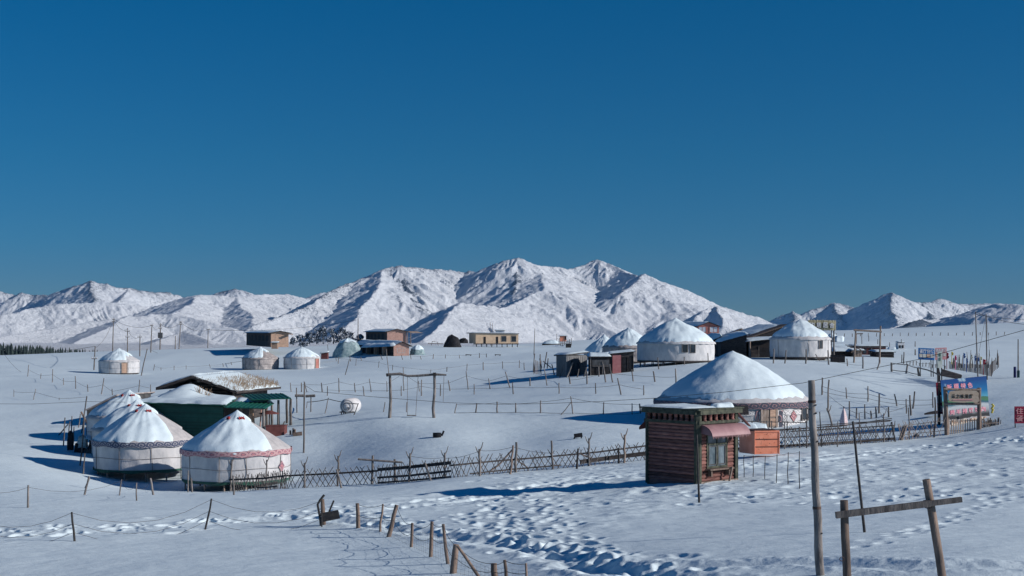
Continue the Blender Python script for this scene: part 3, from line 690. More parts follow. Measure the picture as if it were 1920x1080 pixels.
    def wrapbox(mb, a0, s0, s1, z0, z1, o0, o1, mi=0, n=6):
        ri = Rr * 1.012
        A = [[None] * 2 for _ in range(n + 1)]
        inner = []; outer = []
        for i in range(n + 1):
            a = a0 + (s0 + (s1 - s0) * i / n) / ri
            inner.append((pt(a, ri + o0, z0), pt(a, ri + o0, z1))); outer.append((pt(a, ri + o1, z0), pt(a, ri + o1, z1)))
        vs = []
        for i in range(n + 1): vs += [inner[i][0], inner[i][1], outer[i][0], outer[i][1]]
        fs = []
        for i in range(n):
            p, q = 4 * i, 4 * i + 4
            fs += [(p + 2, q + 2, q + 3, p + 3), (p + 3, q + 3, q + 1, p + 1), (p, q, q + 2, p + 2)]
        fs += [(0, 2, 3, 1), (4 * n, 4 * n + 1, 4 * n + 3, 4 * n + 2)]
        mb.add(vs, fs, mi, False, [((v_.x + v_.y), v_.z) for v_ in vs])
    def ang(pxx): return -math.acos(max(-1, min(1, (pxx - px) / rpx)))
    def zat(py, a): return -(py - HZ) / F * (D + Rr * math.sin(a))
    for (x0, x1, y0, y1, dm) in ([door] if door else []):
        a0, a1 = ang(x0), ang(x1); am = (a0 + a1) / 2; hw = (a1 - a0) / 2 * Rr; z1 = zat(y0, am); z0 = max(zat(y1, am), zb - .1)
        d_ = MB(); wrapbox(d_, am, -hw, hw, z0, z1, .02, .09); dd = d_.build('door', M[dm], root)
        e = MB()
        for u_ in (-hw, hw - .08): wrapbox(e, am, u_ - .02, u_ + .10, z0, z1 + .08, .02, .13, n=2)
        wrapbox(e, am, -hw, hw, z1, z1 + .1, .02, .13); e.build('frame', M['wood_pale'], dd)
        if hw > .5:
            for u0, u1 in ((-hw * .86, -hw * .08), (hw * .08, hw * .86)):
                for v0, v1 in ((.08, .44), (.52, .94)):
                    e = MB(); wrapbox(e, am, u0, u1, z0 + (z1 - z0) * v0, z0 + (z1 - z0) * v1, .09, .105, n=3); e.build('panel', M['wood_pale' if u0 < 0 else 'tan_wall'], dd)
            e = MB(); wrapbox(e, am, -.02, .02, z0, z1, .09, .115, n=2); e.build('seam', M['wood_dark'], dd)
    for (x0, x1, y0, y1) in windows:
        a0, a1 = ang(x0), ang(x1); am = (a0 + a1) / 2; hw = (a1 - a0) / 2 * Rr; z1 = zat(y0, am); z0 = zat(y1, am)
        d_ = MB(); wrapbox(d_, am, -hw, hw, z0, z1, .015, .05); dd = d_.build('window', M['glass'], root)
        e = MB(); fw = .045
        wrapbox(e, am, -hw - fw, -hw + .01, z0 - fw, z1 + fw, .01, .085, n=2); wrapbox(e, am, hw - .01, hw + fw, z0 - fw, z1 + fw, .01, .085, n=2)
        wrapbox(e, am, -hw, hw, z1, z1 + fw, .01, .08); wrapbox(e, am, -hw, hw, z0 - fw, z0, .01, .08)
        e.build('frame', M['wood_grey'], dd)
    if crown_cloth:
        for am, wd in ((-2.05, .22), (-1.05, .46)):
            e = MB(); P = []
            for q in range(4):
                tq = .23 + .014 * q
                P.append([pt(am + wd * (i / 8 - .5), rr(tq), rz(tq) + snow_th * 1.1 + .06 + .05 * math.sin(i * 2.2 + q + seed), 1 - tq) for i in range(9)])
            e.grid(P[::-1]); e.grid([[p - V((0, 0, .05)) for p in row] for row in P]); e.build('tie_cloth', M['red_cloth'], root)
    root['Rr'] = Rr
    return root, dict(cx=cx, D=D, R=Rr, zb=zb, ze=ze, pt=pt, wrap=wrapbox, ang=ang, zat=zat)

# ------------------------------------------------------------------ walls, houses
class Face:
    """a flat wall between two ground points, with helpers to put openings on it"""
    def __init__(s, A, B, z0, z1):
        s.A = V((A[0], A[1], z0)); s.U = V((B[0] - A[0], B[1] - A[1], 0)); s.H = V((0, 0, z1 - z0))
        s.N = s.U.cross(s.H).normalized()
        if s.N.y > 0: s.N = -s.N
    def p(s, u, v, o=0): return s.A + s.U * u + s.H * v + s.N * o
    def box(s, mb, u0, u1, v0, v1, o0, o1, mi=0): mb.obox(s.p(u0, v0, o0), s.U * (u1 - u0), s.H * (v1 - v0), s.N * (o1 - o0), mi)
def opening(face, root, u0, u1, v0, v1, pane='glass', frame='wood_grey', name='window', fw=.05, mull=1):
    mb = MB(); face.box(mb, u0, u1, v0, v1, .005, .03); o = mb.build(name, M[pane], root)
    L = face.U.length; H = face.H.length; a, b = fw / L, fw / H
    e = MB()
    face.box(e, u0 - a, u0, v0 - b, v1 + b, .005, .06); face.box(e, u1, u1 + a, v0 - b, v1 + b, .005, .06)
    face.box(e, u0, u1, v1, v1 + b, .005, .057); face.box(e, u0, u1, v0 - b, v0, .005, .057)
    for k in range(1, mull + 1): 
        if mull: c = u0 + (u1 - u0) * k / (mull + 1); face.box(e, c - a * .35, c + a * .35, v0, v1, .03, .05)
    e.build('frame', M[frame], o)
    return o
def snow_sheet(mb, P00, P10, P11, P01, th=.2, nu=16, nv=8, edge=.08, seed=0, ragged=.12):
    """a snow blanket over a roof plane given by its four corners"""
    P00, P10, P11, P01 = map(V, (P00, P10, P11, P01)); G = []
    for j in range(nv + 1):
        row = []
        for i in range(nu + 1):
            u, v = i / nu, j / nv
            uu = u + (ragged * .1 * float(pn(v * 6, seed, 3)) if i in (0, nu) else 0); vv = v + (ragged * .2 * float(pn(u * 9, seed, 4)) if j in (0, nv) else 0)
            p = (P00 * (1 - uu) + P10 * uu) * (1 - vv) + (P01 * (1 - uu) + P11 * uu) * vv
            e = min(1, min(u, 1 - u) / edge if edge else 1, min(v, 1 - v) / (edge * 1.5) if edge else 1)
            row.append(p + V((0, 0, th * max(0, 1 - (1 - e) ** 2) ** .5 * (1 + .35 * float(pn(p.x * .9 + seed, p.y * .9, 5))) + (.0 if e > 0 else -.02))))
        G.append(row)
    n = (P10 - P00).cross(P01 - P00)
    if n.z < 0: G = G[::-1]
    mb.grid(G)
    mb.add([P00, P10, P11, P01], [(0, 3, 2, 1)] if n.z > 0 else [(0, 1, 2, 3)])
def xy(px, D): return ((px - 960) / F * D, D)
def gable_house(name, label, cat, A, B, L, z0, ze, zr, wall, front=None, roofm='wood_dark', over=.35, snow=.2, group=None, snow_on=True):
    """A-B is the gable front (A left), L the vector along the ridge to the back; returns root and the faces"""
    A = V((A[0], A[1], 0)); B = V((B[0], B[1], 0)); L = V((L[0], L[1], 0)); Z = V((0, 0, 1))
    root = thing(name, label, cat, (A.x, A.y, z0), group)
    mid = (A + B) / 2
    mb = MB(); mb.prism([A + Z * z0, B + Z * z0, B + Z * ze, mid + Z * zr, A + Z * ze], L); mb.build('wall', M[wall], root)
    if front:
        f = MB(); n = -L.normalized() * .04
        f.prism([A + Z * z0 + n * .1, B + Z * z0 + n * .1, B + Z * ze + n * .1, mid + Z * zr + n * .1, A + Z * ze + n * .1], n); f.build('gable_front', M[front], root)
    rf = MB(); ov = -L.normalized() * over; Lt = L - ov * 2
    for E in (A, B):
        side = (E - mid).normalized(); sl = (zr - ze) / (E - mid).length
        e = E + side * over + Z * (ze - sl * over + .02); t = mid + Z * (zr + .02)
        rf.prism([t + ov, e + ov, e + ov + Z * .10, t + ov + Z * .10], Lt)
    rf.build('roof', M[roofm], root)
    if snow_on:
        for E in (A, B):
            side = (E - mid).normalized(); sl = (zr - ze) / (E - mid).length
            e = E + side * (over - .05) + Z * (ze - sl * (over - .05) + .13); t = mid + Z * (zr + .13) 
            s_ = MB(); snow_sheet(s_, t + ov, e + ov, e + ov + Lt, t + ov + Lt, snow, 10, 10, .1, seed=int(A.x) % 7); s_.build('roof_snow', M['snow'], root)
    return root, Face(A, B, z0, ze), Face(A + L, A, z0, ze), Face(B, B + L, z0, ze)

# ------------------------------------------------------------------ fences
def stake(bx, by, tx, ty, r=.03, name='post', parent=None, mat='wood_grey', sink=.25, n=4, amp=.02, D=None, flare=False):
    g = hit(bx, by) if D is None else at(bx, by, D)
    top = at(tx, ty, g.y + RD.uniform(-.15, .15))
    dirn = (top - g).normalized()
    mb = MB(); pts = crooked(g - dirn * sink, top, n, amp); pts[-1] = top
    mb.tube(pts, [r * (1.1 - .25 * i / n) for i in range(n + 1)], 6)
    if flare:
        for dx, dz, q in ((-.5, 1, .8), (.45, 1.2, .9)):
            p = g.lerp(top, q); mb.tube([p, p + V((dx * .22, 0, dz * .17)), p + V((dx * .35, 0, dz * .36))], [r * .7, r * .5, r * .35], 5)
    return g, top, mb.build(name, M[mat], parent, loc=None if parent else g)
def fence(name, label, posts, r=.03, wires=(.85, .35), group=None, mat='wood_grey', wr=.008, wmat='wire', sag=.06, gaps=(), cat='fence', D=None):
    g0 = hit(posts[0][0], posts[0][1])
    root = thing(name, label, cat, g0, group); ends = []
    for p in posts:
        g, t, o = stake(*p[:4], r=p[4] if len(p) > 4 else r * RD.uniform(.85, 1.25), parent=root, mat=mat); ends.append((g, t))
    for w in wires:
        mb = MB()
        for i in range(len(ends) - 1):
            if i in gaps: continue
            a = ends[i][0].lerp(ends[i][1], w); b = ends[i + 1][0].lerp(ends[i + 1][1], w); L = (b - a).length
            pts = [a.lerp(b, q / 5) - V((0, 0, sag * 4 * (q / 5) * (1 - q / 5) * min(1, L / 5))) for q in range(6)]
            mb.tube(pts, wr, 4)
        if mb.v: mb.build('wire', M[wmat], root)
    return root, ends

# ================================================================== YURTS
y4, i4 = yurt('white canvas yurt on stilts with navy scroll trim and bare canvas strip, front left', 270, 88, 91, 883, 831, 758, bare=(-27, 75), te0=.985, band='band_navy', band_h=.27, legs=14, ropes=9, seed=3, crown_cloth=True, convex=.02, snow_th=.2, apex_dx=3)
y5, i5 = yurt('white canvas yurt with pink scroll trim and a small red diamond by its right edge', 443, 82, 99, 905, 849, 771, bare=(-25, 75), te0=.985, band='band_pink', band_h=.25, legs=15, ropes=10, seed=5, crown_cloth=True, convex=.03, snow_th=.2, apex_dx=2)
y7, i7 = yurt('snow-laden yurt squeezed between the front left yurt and the rearmost one', 256, 96, 80, 868, 808, 751, bare=(-30, 75), band=None, legs=10, ropes=6, seed=8, crown_cloth=True, snow_th=.2)
y6, i6 = yurt('rearmost yurt of the left cluster, beside the grey tent shed', 243, 104, 76, 832, 784, 733, bare=(-30, 75), band=None, legs=10, ropes=6, seed=9, crown_cloth=True, snow_th=.2)
y8, i8 = yurt('largest yurt, patterned wall with wooden double door, behind the red kiosk', 1374, 95, 142, 806, 757, 661, band='band_mixed', band_h=.34, legs=18, ropes=0, seed=12, te0=.915, convex=.005, flute=.006, snow_th=.30, skirt=False,
               door=(1401, 1431, 763, 801, 'wood_pale'), windows=((1482, 1493, 765, 786), (1497, 1507, 765, 787)), roofm='canvas')
y9, i9 = yurt('large plain yurt with two dark windows on the rise, left of the plank sheds', 1267, 150, 71.5, 677, 643, 599, legs=18, ropes=0, seed=14, te0=.95, windows=((1270.5, 1280, 646, 660), (1285, 1294, 646, 661)), skirt='wood_dark', convex=.06, snow_th=.3, flute=.01, roofm='canvas')
y10, i10 = yurt('middle yurt with stained eave behind the grey and pink-doored sheds', 1178, 162, 48, 678, 651, 615, ropes=5, seed=15, canvas='canvas_old', te0=.93, band=None, skirt=False, roofm='canvas_old', snow_th=.25)
y11, i11 = yurt('partly hidden yurt furthest left on the rise, behind the corrugated shed', 1133, 185, 38, 683, 662, 629, ropes=0, seed=16, te0=.97, skirt=False, snow_th=.25)
y12, i12 = yurt('white yurt with one small window below the bamboo name board', 1500, 157, 55.5, 670, 635, 600, legs=16, ropes=7, seed=17, te0=.90, windows=((1524, 1531, 639, 653),), skirt='wood_dark', convex=.06, snow_th=.3, flute=.01, hropes=0, roofm='canvas')
y1, i1 = yurt('lone yurt with an orange wooden door, farthest left on the plain', 223.5, 219, 36.5, 700, 677, 654, ropes=6, seed=21, canvas='canvas', te0=.93, door=(237, 246, 681, 699.5, 'tan_wall'), skirt=False, snow_th=.25, bare=(-40, 60), bare_te=.5, roofm='canvas')
y2, i2 = yurt('yurt with a dark bare patch on its roof, left one of the far pair', 488.5, 235, 33.5, 692.5, 672, 651, ropes=7, seed=22, canvas='canvas_old', te0=.95, skirt=False, snow_th=.22, bare=(-62, 70), bare_te=.35, roofm='canvas_old')
y3, i3 = yurt('yurt with a rust-red door at its right edge, right one of the far pair', 566, 235, 33.5, 692, 671, 650, ropes=9, seed=23, canvas='canvas', te0=.92, door=(593, 598, 673, 691, 'brick_pink'), skirt=False, snow_th=.22, bare=(-30, 70), bare_te=.75, roofm='canvas')

# ornaments of the patterned yurt
def band_on(root, inf, z0, z1, a0, a1, mat, name, off=.045):
    n = max(2, int(abs(a1 - a0) * 14)); P = [[inf['pt'](a0 + (a1 - a0) * k / n, inf['R'] * 1.012 + off, z) for k in range(n + 1)] for z in (z0, z1)]
    U = [[((a0 + (a1 - a0) * k / n) * inf['R'], q) for k in range(n + 1)] for q in (0, 1)]
    mb = MB(); mb.grid(P, uv=U); mb.build(name, M[mat], root)
i = i8
band_on(y8, i, i['ze'] - .78, i['ze'] - .48, -3.1, -.02, 'lace', 'lace_band')
band_on(y8, i, i['zb'] + .02, i['zb'] + .46, -3.1, -.02, 'lace', 'lace_band')
for px0, px1 in ((1391, 1398), (1435, 1442)):
    band_on(y8, i, i['zb'] + .02, i['ze'] - .45, i['ang'](px0), i['ang'](px1), 'band_mixed', 'door_curtain', .06)
def diamond(root, inf, pxc, pyc, w, h, inner, outer='letter_black', half=False):
    a = inf['ang'](pxc); z = inf['zat'](pyc, a); mb = MB(); Rr = inf['R'] * 1.012
    for sc, off, mi in ((1, .05, 0), (.84, .058, 1)):
        pts = [(0, -h * sc), (w * sc, 0), (0, h * sc), (-w * sc, 0)]
        mb.add([inf['pt'](a + s / Rr, Rr + off, z + t) for s, t in pts], [(0, 1, 2, 3)], mi, False, [(s, t) for s, t in pts])
    return mb.build('diamond_emblem', [M[outer], M[inner]], root)
M['emblem'] = pattern_mat('pink_and_navy_emblem', (.55, .27, .28), (.03, .05, .09), (.55, .27, .28), 1.4, 1.4)
M['emblem_w'] = pattern_mat('white_and_navy_emblem', (.66, .66, .66), (.03, .05, .09), (.66, .66, .66), 1.4, 1.4)
diamond(y8, i8, 1464, 780, .36, .40, 'emblem', 'letter_black')
diamond(y8, i8, 1442.5, 780, .34, .40, 'emblem_w', 'letter_black')
diamond(y5, i5, 533, 874, .30, .34, 'band_pink', 'band_pink')
# dark solar awning panels under the eave, left of the door
aw = MB()
for k in range(4):
    a0 = i8['ang'](1302 + k * 19); a1 = i8['ang'](1320 + k * 19)
    p = i8['pt']; r_ = i8['R'] * 1.04
    aw.add([p(a0, r_ + .1, i8['ze'] - .10), p(a1, r_ + .1, i8['ze'] - .10), p(a1, r_ + .5, i8['ze'] - .62), p(a0, r_ + .5, i8['ze'] - .62)], [(3, 2, 1, 0)])
    aw.add([p(a0, r_ + .1, i8['ze'] - .14), p(a1, r_ + .1, i8['ze'] - .14), p(a1, r_ + .5, i8['ze'] - .66), p(a0, r_ + .5, i8['ze'] - .66)], [(0, 1, 2, 3)])
aw.build('awning_panel', M['metal_dark'], y8)
# small platform rail in front of the big yurt
rl = MB(); c0 = hit(1400, 808)
gr = thing('platform_railing', 'thin grey railing with a snowy deck in front of the patterned yurt door', 'railing', at(1395, 800, 87))
for k, px in enumerate((1393, 1410, 1438, 1447, 1476, 1512)):
    mb = MB(); a = at(px, 788.5 + .3 * k, 87); mb.tube([V((a.x, a.y, ground(a.x, a.y).z - .1)), a], .035, 5); mb.build('post', M['wood_grey'], gr)
mb = MB(); mb.bar(at(1391, 790, 87), at(1514, 792.5, 87), .05); mb.build('handrail', M['wood_grey'], gr)
mb = MB(); snow_sheet(mb, at(1388, 803, 86.5), at(1440, 806, 86.5), at(1440, 804, 89), at(1388, 801, 89), .3); mb.build('snow_deck', M['snow'], gr)

# ================================================================== LEFT CLUSTER BUILDINGS
# dark log cabin under a sod roof
def pz(px, py, D): return at(px, py, D)
Dc = 112
cab = thing('log_cabin', 'blackened log cabin with a snowy sod roof and dry grass tufts', 'cabin', at(380, 760, Dc))
gl = [at(312, 738, Dc), at(436, 752, Dc), at(436, 738, Dc), at(378, 711, Dc), at(318, 731, Dc)]
gl[0] = at(318, 752, Dc)
mb = MB(); mb.prism([at(318, 790, Dc), at(440, 790, Dc), at(440, 739, Dc), at(377, 711.5, Dc), at(318, 733, Dc)], (1.2, 8, 0)); mb.build('wall', M['log_dark'], cab)
for k in range(9):   # round log ends and courses
    z = 716 + k * 6
    x0 = 377 - (z - 711.5) * 2.6 if z < 733 else 318; x1 = 377 + (z - 711.5) * 2.2 if z < 739 else 440
    m2 = MB(); m2.tube([at(x0, z, Dc - .06), at(x1, z, Dc - .06)], .125, 8); m2.build('log', M['log_dark'], cab)
for (x, y) in ((357.5, 719), (399, 721), (418, 726), (372, 714)):
    m2 = MB(); m2.tube([at(x, y, Dc + .3), at(x, y, Dc - .55)], .13, 8); m2.build('log_end', M['wood_pale'], cab)
for k in range(5):
    m2 = MB(); m2.tube([at(438, 731 + k * 4.4, Dc + .3), at(438, 731 + k * 4.4, Dc - .4)], .1, 8); m2.build('log_end', M['wood_pale'], cab)
ovx = V((-.55, -1.0, 0)); Lr = V((1.9, 9.5, 0))
rd = at(377, 708.5, Dc); el = at(311, 730.5, Dc); er = at(462, 737, Dc)
m2 = MB(); m2.prism([rd + ovx, el + ovx, el + ovx + V((0, 0, .22)), rd + ovx + V((0, 0, .22))], Lr); m2.prism([rd + ovx, er + ovx, er + ovx + V((0, 0, .2)), rd + ovx + V((0, 0, .22))], Lr); m2.build('roof', M['log_dark'], cab)
up = V((0, 0, .2))
m2 = MB(); snow_sheet(m2, el + ovx + up, rd + ovx + up, rd + ovx + Lr + up, el + ovx + Lr + up, .22, 16, 10, .1, 3); m2.build('roof_snow', M['snow'], cab)
m2 = MB(); snow_sheet(m2, rd + ovx + up, er + ovx + up, er + ovx + Lr + up, rd + ovx + Lr + up, .14, 16, 12, .06, 5); m2.build('roof_snow', M['snow'], cab)
gm = MB(); rr_ = random.Random(4)
for k in range(1500):
    u = rr_.random() ** .7; v = rr_.random()
    if u < .3 and rr_.random() < .8: continue
    p = rd.lerp(er, u) + ovx + Lr * v + up + V((0, 0, .02)); h = rr_.uniform(.12, .42) * (.5 + .7 * u) * (1.1 if v > .15 else .6); dx, dy = rr_.gauss(.05, .12), rr_.gauss(0, .12); w = .018
    gm.add([p + V((-w, 0, 0)), p + V((w, 0, 0)), p + V((dx + w * .4, dy, h)), p + V((dx - w * .4, dy, h))], [(0, 1, 2, 3)])
tf = gm.build('dry_grass', M['dry_grass'], cab); tf['kind'] = 'stuff'
# green building with its snow-buried roof and two awnings
Dg = 101
gb = thing('green_shed', 'dark green metal-sided shed with a deep snow roof behind the two front yurts', 'shed', at(350, 800, Dg))
fA, fB = at(268, 757, Dg + 3.0), at(419, 762, Dg - .5)
gA = V((fA.x, fA.y, ground(fA.x, fA.y).z - .4)); gB = V((fB.x, fB.y, ground(fB.x, fB.y).z - .4)); back = V((-.6, 7, 0))
mb = MB(); mb.prism([gA, gB, fB, fA], back); mb.build('wall', M['green_wall'], gb)
for k in range(13):
    t = (k + .5) / 13; m2 = MB(); m2.bar(gA.lerp(fA, t) - V((0, .03, 0)), gB.lerp(fB, t) - V((0, .03, 0)), .05, .09); m2.build('siding_board', M['green_wall'], gb)
m2 = MB(); p0, p1 = fB + V((.1, -.1, -.1)), at(438, 763, Dg + 1); 
m2.prism([V((p0.x, p0.y, gB.z)), V((p1.x, p1.y + 2, gB.z)), V((p1.x, p1.y + 2, p1.z)), p0], (0.6, 2, 0)); m2.build('side_wall', M['wood_dark'], gb)
q0, q1 = fA + V((-.4, -.5, .06)), fB + V((.25, -.5, .06)); q2, q3 = at(444, 747.5, Dg + 8), at(318, 740, Dg + 9)
m2 = MB(); m2.prism([q0, q1, q2, q3], (0, 0, .08)); m2.build('roof', M['green_roof'], gb)
m2 = MB(); snow_sheet(m2, q0 + V((0, 0, .1)), q1 + V((0, 0, .1)), q2 + V((0, 0, .1)), q3 + V((0, 0, .12)), .16, 30, 14, .05, 8, .3); m2.build('roof_snow', M['snow'], gb)
mound = MB(); G = []      # drift piled on the roof against the cabin
for j in range(13):
    row = []
    for k in range(29):
        u, v = k / 28, j / 12; p = q0.lerp(q1, .12 + .66 * u).lerp(q3.lerp(q2, .05 + .8 * u), .25 + .75 * v)
        hgt = .72 * math.exp(-((u - .33) / .30) ** 2) * math.sin(math.pi * min(1, v * 1.1) * .5) * (1 if 0 < k < 28 else 0) + .04 * float(pn(p.x, p.y, 2))
        row.append(p + V((0, 0, .2 + hgt if 0 < j and 0 < k < 28 else .0)))
    G.append(row)
mound.grid(G); mound.build('roof_drift', M['snow'], gb)
for (x, y) in ((372, 738), (375, 737), (378, 739), (388, 742), (390, 741)):
    m2 = MB(); b0 = at(x, y + 3, Dg + 6)
    for k in range(7): m2.tube([b0, b0 + V((rr_.uniform(-.35, .35), rr_.uniform(-.1, .1), rr_.uniform(.3, .75)))], [.02, .008], 4)
    m2.build('dry_twigs', M['dry_grass'], gb)
def awning(label, c, th, posts, Dp, snowq=None):
    """sheet on poles: c four corners (px,py,D)"""
    P_ = [at(*q) for q in c]; r0 = thing('awning', label, 'awning', P_[0])
    m_ = MB(); m_.prism(P_, (0, 0, th)); m_.build('sheet', M['green_roof'], r0)
    for k in range(9):
        t = (k + .5) / 9; m_ = MB(); m_.bar(P_[0].lerp(P_[1], t) + V((0, 0, th + .02)), P_[3].lerp(P_[2], t) + V((0, 0, th + .02)), .05, .04); m_.build('rib', M['green_roof'], r0)
    for (px, py, D_) in posts:
        a = at(px, py, D_); m_ = MB(); m_.tube(crooked(V((a.x, a.y, ground(a.x, a.y).z - .3)), a, 3, .01), [.11, .10, .10, .09], 7); m_.build('pole', M['wood_grey'], r0)
    if snowq:
        m_ = MB(); snow_sheet(m_, *[at(*q) for q in snowq], .22, 12, 5, .15, 4, .5); m_.build('snow', M['snow'], r0)
    return r0
awning('bright green sheet awning sloping forward beside the green shed', [(421, 765, 99), (497, 767, 98), (514, 757, 104), (441, 754, 104)], .06, [(494, 766, 98.5), (510, 759, 103), (452, 764, 99.5)], 99, [(440, 754, 104), (508, 757, 104), (513, 755, 106), (443, 750, 106)])
awning('upper green canopy on tall poles under the grassy eave', [(470, 751, 103), (546, 748, 103), (530, 739, 111), (452, 741, 111)], .07, [(545, 748, 103.3), (522, 750, 103.5), (538, 744, 108), (500, 751, 104)], 103)
# clutter under the awnings
o = thing('lean_to_table', 'round maroon table top on a post under the green canopy', 'table', hit(500, 806))
m2 = MB(); c = at(505, 776, 101); m2.tube([c, c + V((0, 0, .05)), c + V((0, 0, .25))], [.72, .70, .08], 16); m2.build('table_top', M['maroon'], o)
m2 = MB(); m2.tube([ground(c.x, c.y, -.2), c], .05, 6); m2.build('leg', M['wood_dark'], o)
for k, (x0, y0, x1, y1, mt, lab) in enumerate(((463, 782, 470, 764, 'tan_wall', 'orange timber trestle leaning under the green awning'), (478, 783, 474, 766, 'tan_wall', 'short tan plank upright beside the orange trestle'),
        (487, 792, 490, 768, 'pink_wall', 'pinkish plank upright behind the awning pole'), (527, 777, 534, 790, 'wood_grey', 'broken grey boards sloping beside the canopy poles'))):
    a, b = at(x0, y0, 101.5), at(x1, y1, 101.5); 
    if k == 0:
        m2 = MB(); m2.bar(V((a.x, a.y, ground(a.x, a.y).z)), b, .09); m2.bar(V((a.x + .55, a.y, ground(a.x, a.y).z)), b, .09); m2.bar(a, a + V((.5, 0, 0)), .07)
    else:
        m2 = MB(); m2.bar(V((a.x, a.y, min(a.z, ground(a.x, a.y).z))), b, .28, .06)
    tag(m2.build('timber_plank', M[mt], None, a), lab, 'plank')
m2 = MB(); a = hit(512, 820); m2.obox(a + V((-.5, 0, 0)), (1.2, .3, 0), (.1, .8, 0), (0, 0, .75)); m2.obox(a + V((-.55, -.05, .75)), (1.3, .35, 0), (.1, .95, 0), (0, 0, .06)); tag(m2.build('maroon_chest', M['maroon'], None, a), 'dull maroon chest on the snow at the awning end', 'chest')
for k, (x, h) in enumerate(((545, 8), (549, 12), (552, 10))):
    a = hit(x, 815); m2 = MB(); m2.tube([a - V((0, 0, .2)), at(x + (1.2 if k else -.6), 815 - h, a.y)], .07, 6)
    tag(m2.build('stump_post', M['wood_warm'], None, a), ['leftmost of three short stumps by the right canopy pole', 'middle, tallest of three short stumps by the right canopy pole', 'rightmost of three short stumps by the right canopy pole'][k], 'stump', 'short stumps')
a = hit(558, 817); m2 = MB(); m2.tube([a + V((-.3, 0, .05)), a + V((.3, .1, .12))], .16, 8); tag(m2.build('log_stub', M['wood_warm'], None, a), 'short brown log lying in the snow past the stumps', 'log')
# grey tent shed behind the left yurts
ts = thing('tent_shed', 'grey canvas lean-to with a snowy sloping roof, left of the yurt cluster', 'shed', at(190, 830, 114))
m2 = MB(); m2.prism([at(162, 835, 114), at(222, 840, 114), at(218, 743, 114), at(163, 769, 114)], (1.5, 5, 0)); m2.build('wall', M['grey_wall'], ts)
m2 = MB(); m2.prism([at(159, 770, 113.6), at(218, 742, 113.6), at(218, 740, 113.6), at(159, 768, 113.6)], (1.6, 6, 0)); m2.build('roof', M['canvas_old'], ts)
m2 = MB(); snow_sheet(m2, at(159, 768, 113.7), at(216, 741, 113.7), at(216, 741, 113.7) + V((1.6, 6, 0)), at(159, 768, 113.7) + V((1.6, 6, 0)), .16, 12, 8, .1, 3); m2.build('roof_snow', M['snow'], ts)
m2 = MB(); m2.bar(at(152, 772, 112), at(176, 818, 112), .18, .1); tag(m2.build('leaning_plank', M['wood_warm'], None, at(176, 818, 112)), 'brown plank leaning on the tent shed wall', 'plank')
# junk beside it
jk = [(132, 833, 10, 26, 'black'), (150, 851, 18, 24, 'black'), (168, 853, 20, 15, 'grey_wall'), (155, 828, 16, 13, 'teal_tarp'), (176, 838, 16, 20, 'black')]
labs = ['narrow black bundle at the left of the junk heap', 'tall black tarped crate in front of the junk heap', 'low soot-grey box nearest the front left yurt', 'pale teal tarp lump on top of the junk heap', 'black tarped crate against the tent shed']
for (x, y, w, h, mt), lb in zip(jk, labs):
    D_ = 96; s = D_ / F; c = at(x, y, D_); m2 = MB(); G = []
    for j in range(9):
        v = j / 8; row = []
        for k in range(16):
            a = 2 * math.pi * k / 16; rx = w * s * .55 * (1 - .35 * v ** 3) * (1 + .18 * float(pn(math.cos(a) * 2 + x, math.sin(a) * 2 + v * 2, 2)))
            sq = 1 / max(abs(math.cos(a)), abs(math.sin(a))) ** .7 if v < .9 else .15
            row.append(V((c.x + rx * math.cos(a) * sq, c.y + rx * .9 * math.sin(a) * sq, c.z - .4 + (h * s + .4) * v)))
        G.append(row)
    m2.grid(G, closed=True); tag(m2.build('junk_crate', M[mt], None, c), lb, 'crate', 'junk heap left of the yurts')
m2 = MB()
snow_sheet(m2, at(160, 822, 95), at(190, 832, 95), at(192, 830, 98), at(162, 820, 98), .25, 10, 6, .2, 2); tag(m2.build('snowy_board', [M['snow']], None, at(160, 822, 95)), 'snow-covered board lying across the junk heap', 'board')
jst = [(119, 836, 122, 783), (126, 840, 131, 790), (134, 815, 135, 780), (137, 842, 139, 800), (147, 802, 151, 776), (153, 812, 157, 788), (110, 816, 128, 795), (150, 873, 163, 743), (156, 889, 159, 850), (160, 915, 168, 895), (158, 928, 167, 893)]
sl = ['leftmost pale stake of the junk heap', 'second stake of the junk heap, slightly leaning', 'short stake rising behind the black bundle', 'pale stake in front of the black bundle', 'snow-topped stake beside the tent shed', 'stake touching the leaning plank', 'nearly fallen pole left of the junk heap', 'tallest thin mast in front of the tent shed', 'dark stake in the yurt shadow below the crates', 'twisted branch stake under the yurt shadow', 'leaning branch stake lowest in the yurt shadow']
for p, lb in zip(jst, sl):
    g, t, o = stake(*p, r=.045, mat='wood_grey', name='stake'); tag(o, lb, 'stake', 'stakes round the junk heap')

# ================================================================== MIDDLE: tank, swing, drum
a = hit(650, 776); Dk = a.y; s = Dk / F; c = at(650.5, 762, Dk)
tk = thing('water_tank', 'white round tank lying on a dark trestle, left of the swing', 'tank', a)
m2 = MB(); m2.tube([c + V((0, .0, 0)), c + V((0, .06, 0)), c + V((0, .12, 0)), c + V((0, .2, 0)), c + V((.35, 1.9, 0)), c + V((.38, 2.05, 0))], [.12 * s * 14, .5 * 14 * s, .8 * 14 * s, 14.3 * s, 14.3 * s, 9 * s], 28); m2.build('drum', M['white'], tk)
for q in (7, 11): 
    m2 = MB(); m2.tube([c + V((q * s * math.cos(k * math.pi / 12), .02 + .10 * (q > 9) , q * s * math.sin(k * math.pi / 12))) for k in range(25)], .018, 4); m2.build('rim', M['wire'], tk)
m2 = MB(); m2.tube([c + V((.1, .12, -.1)), c + V((.1, -.08, -.12))], .06, 8); m2.build('valve', M['metal_dark'], tk)
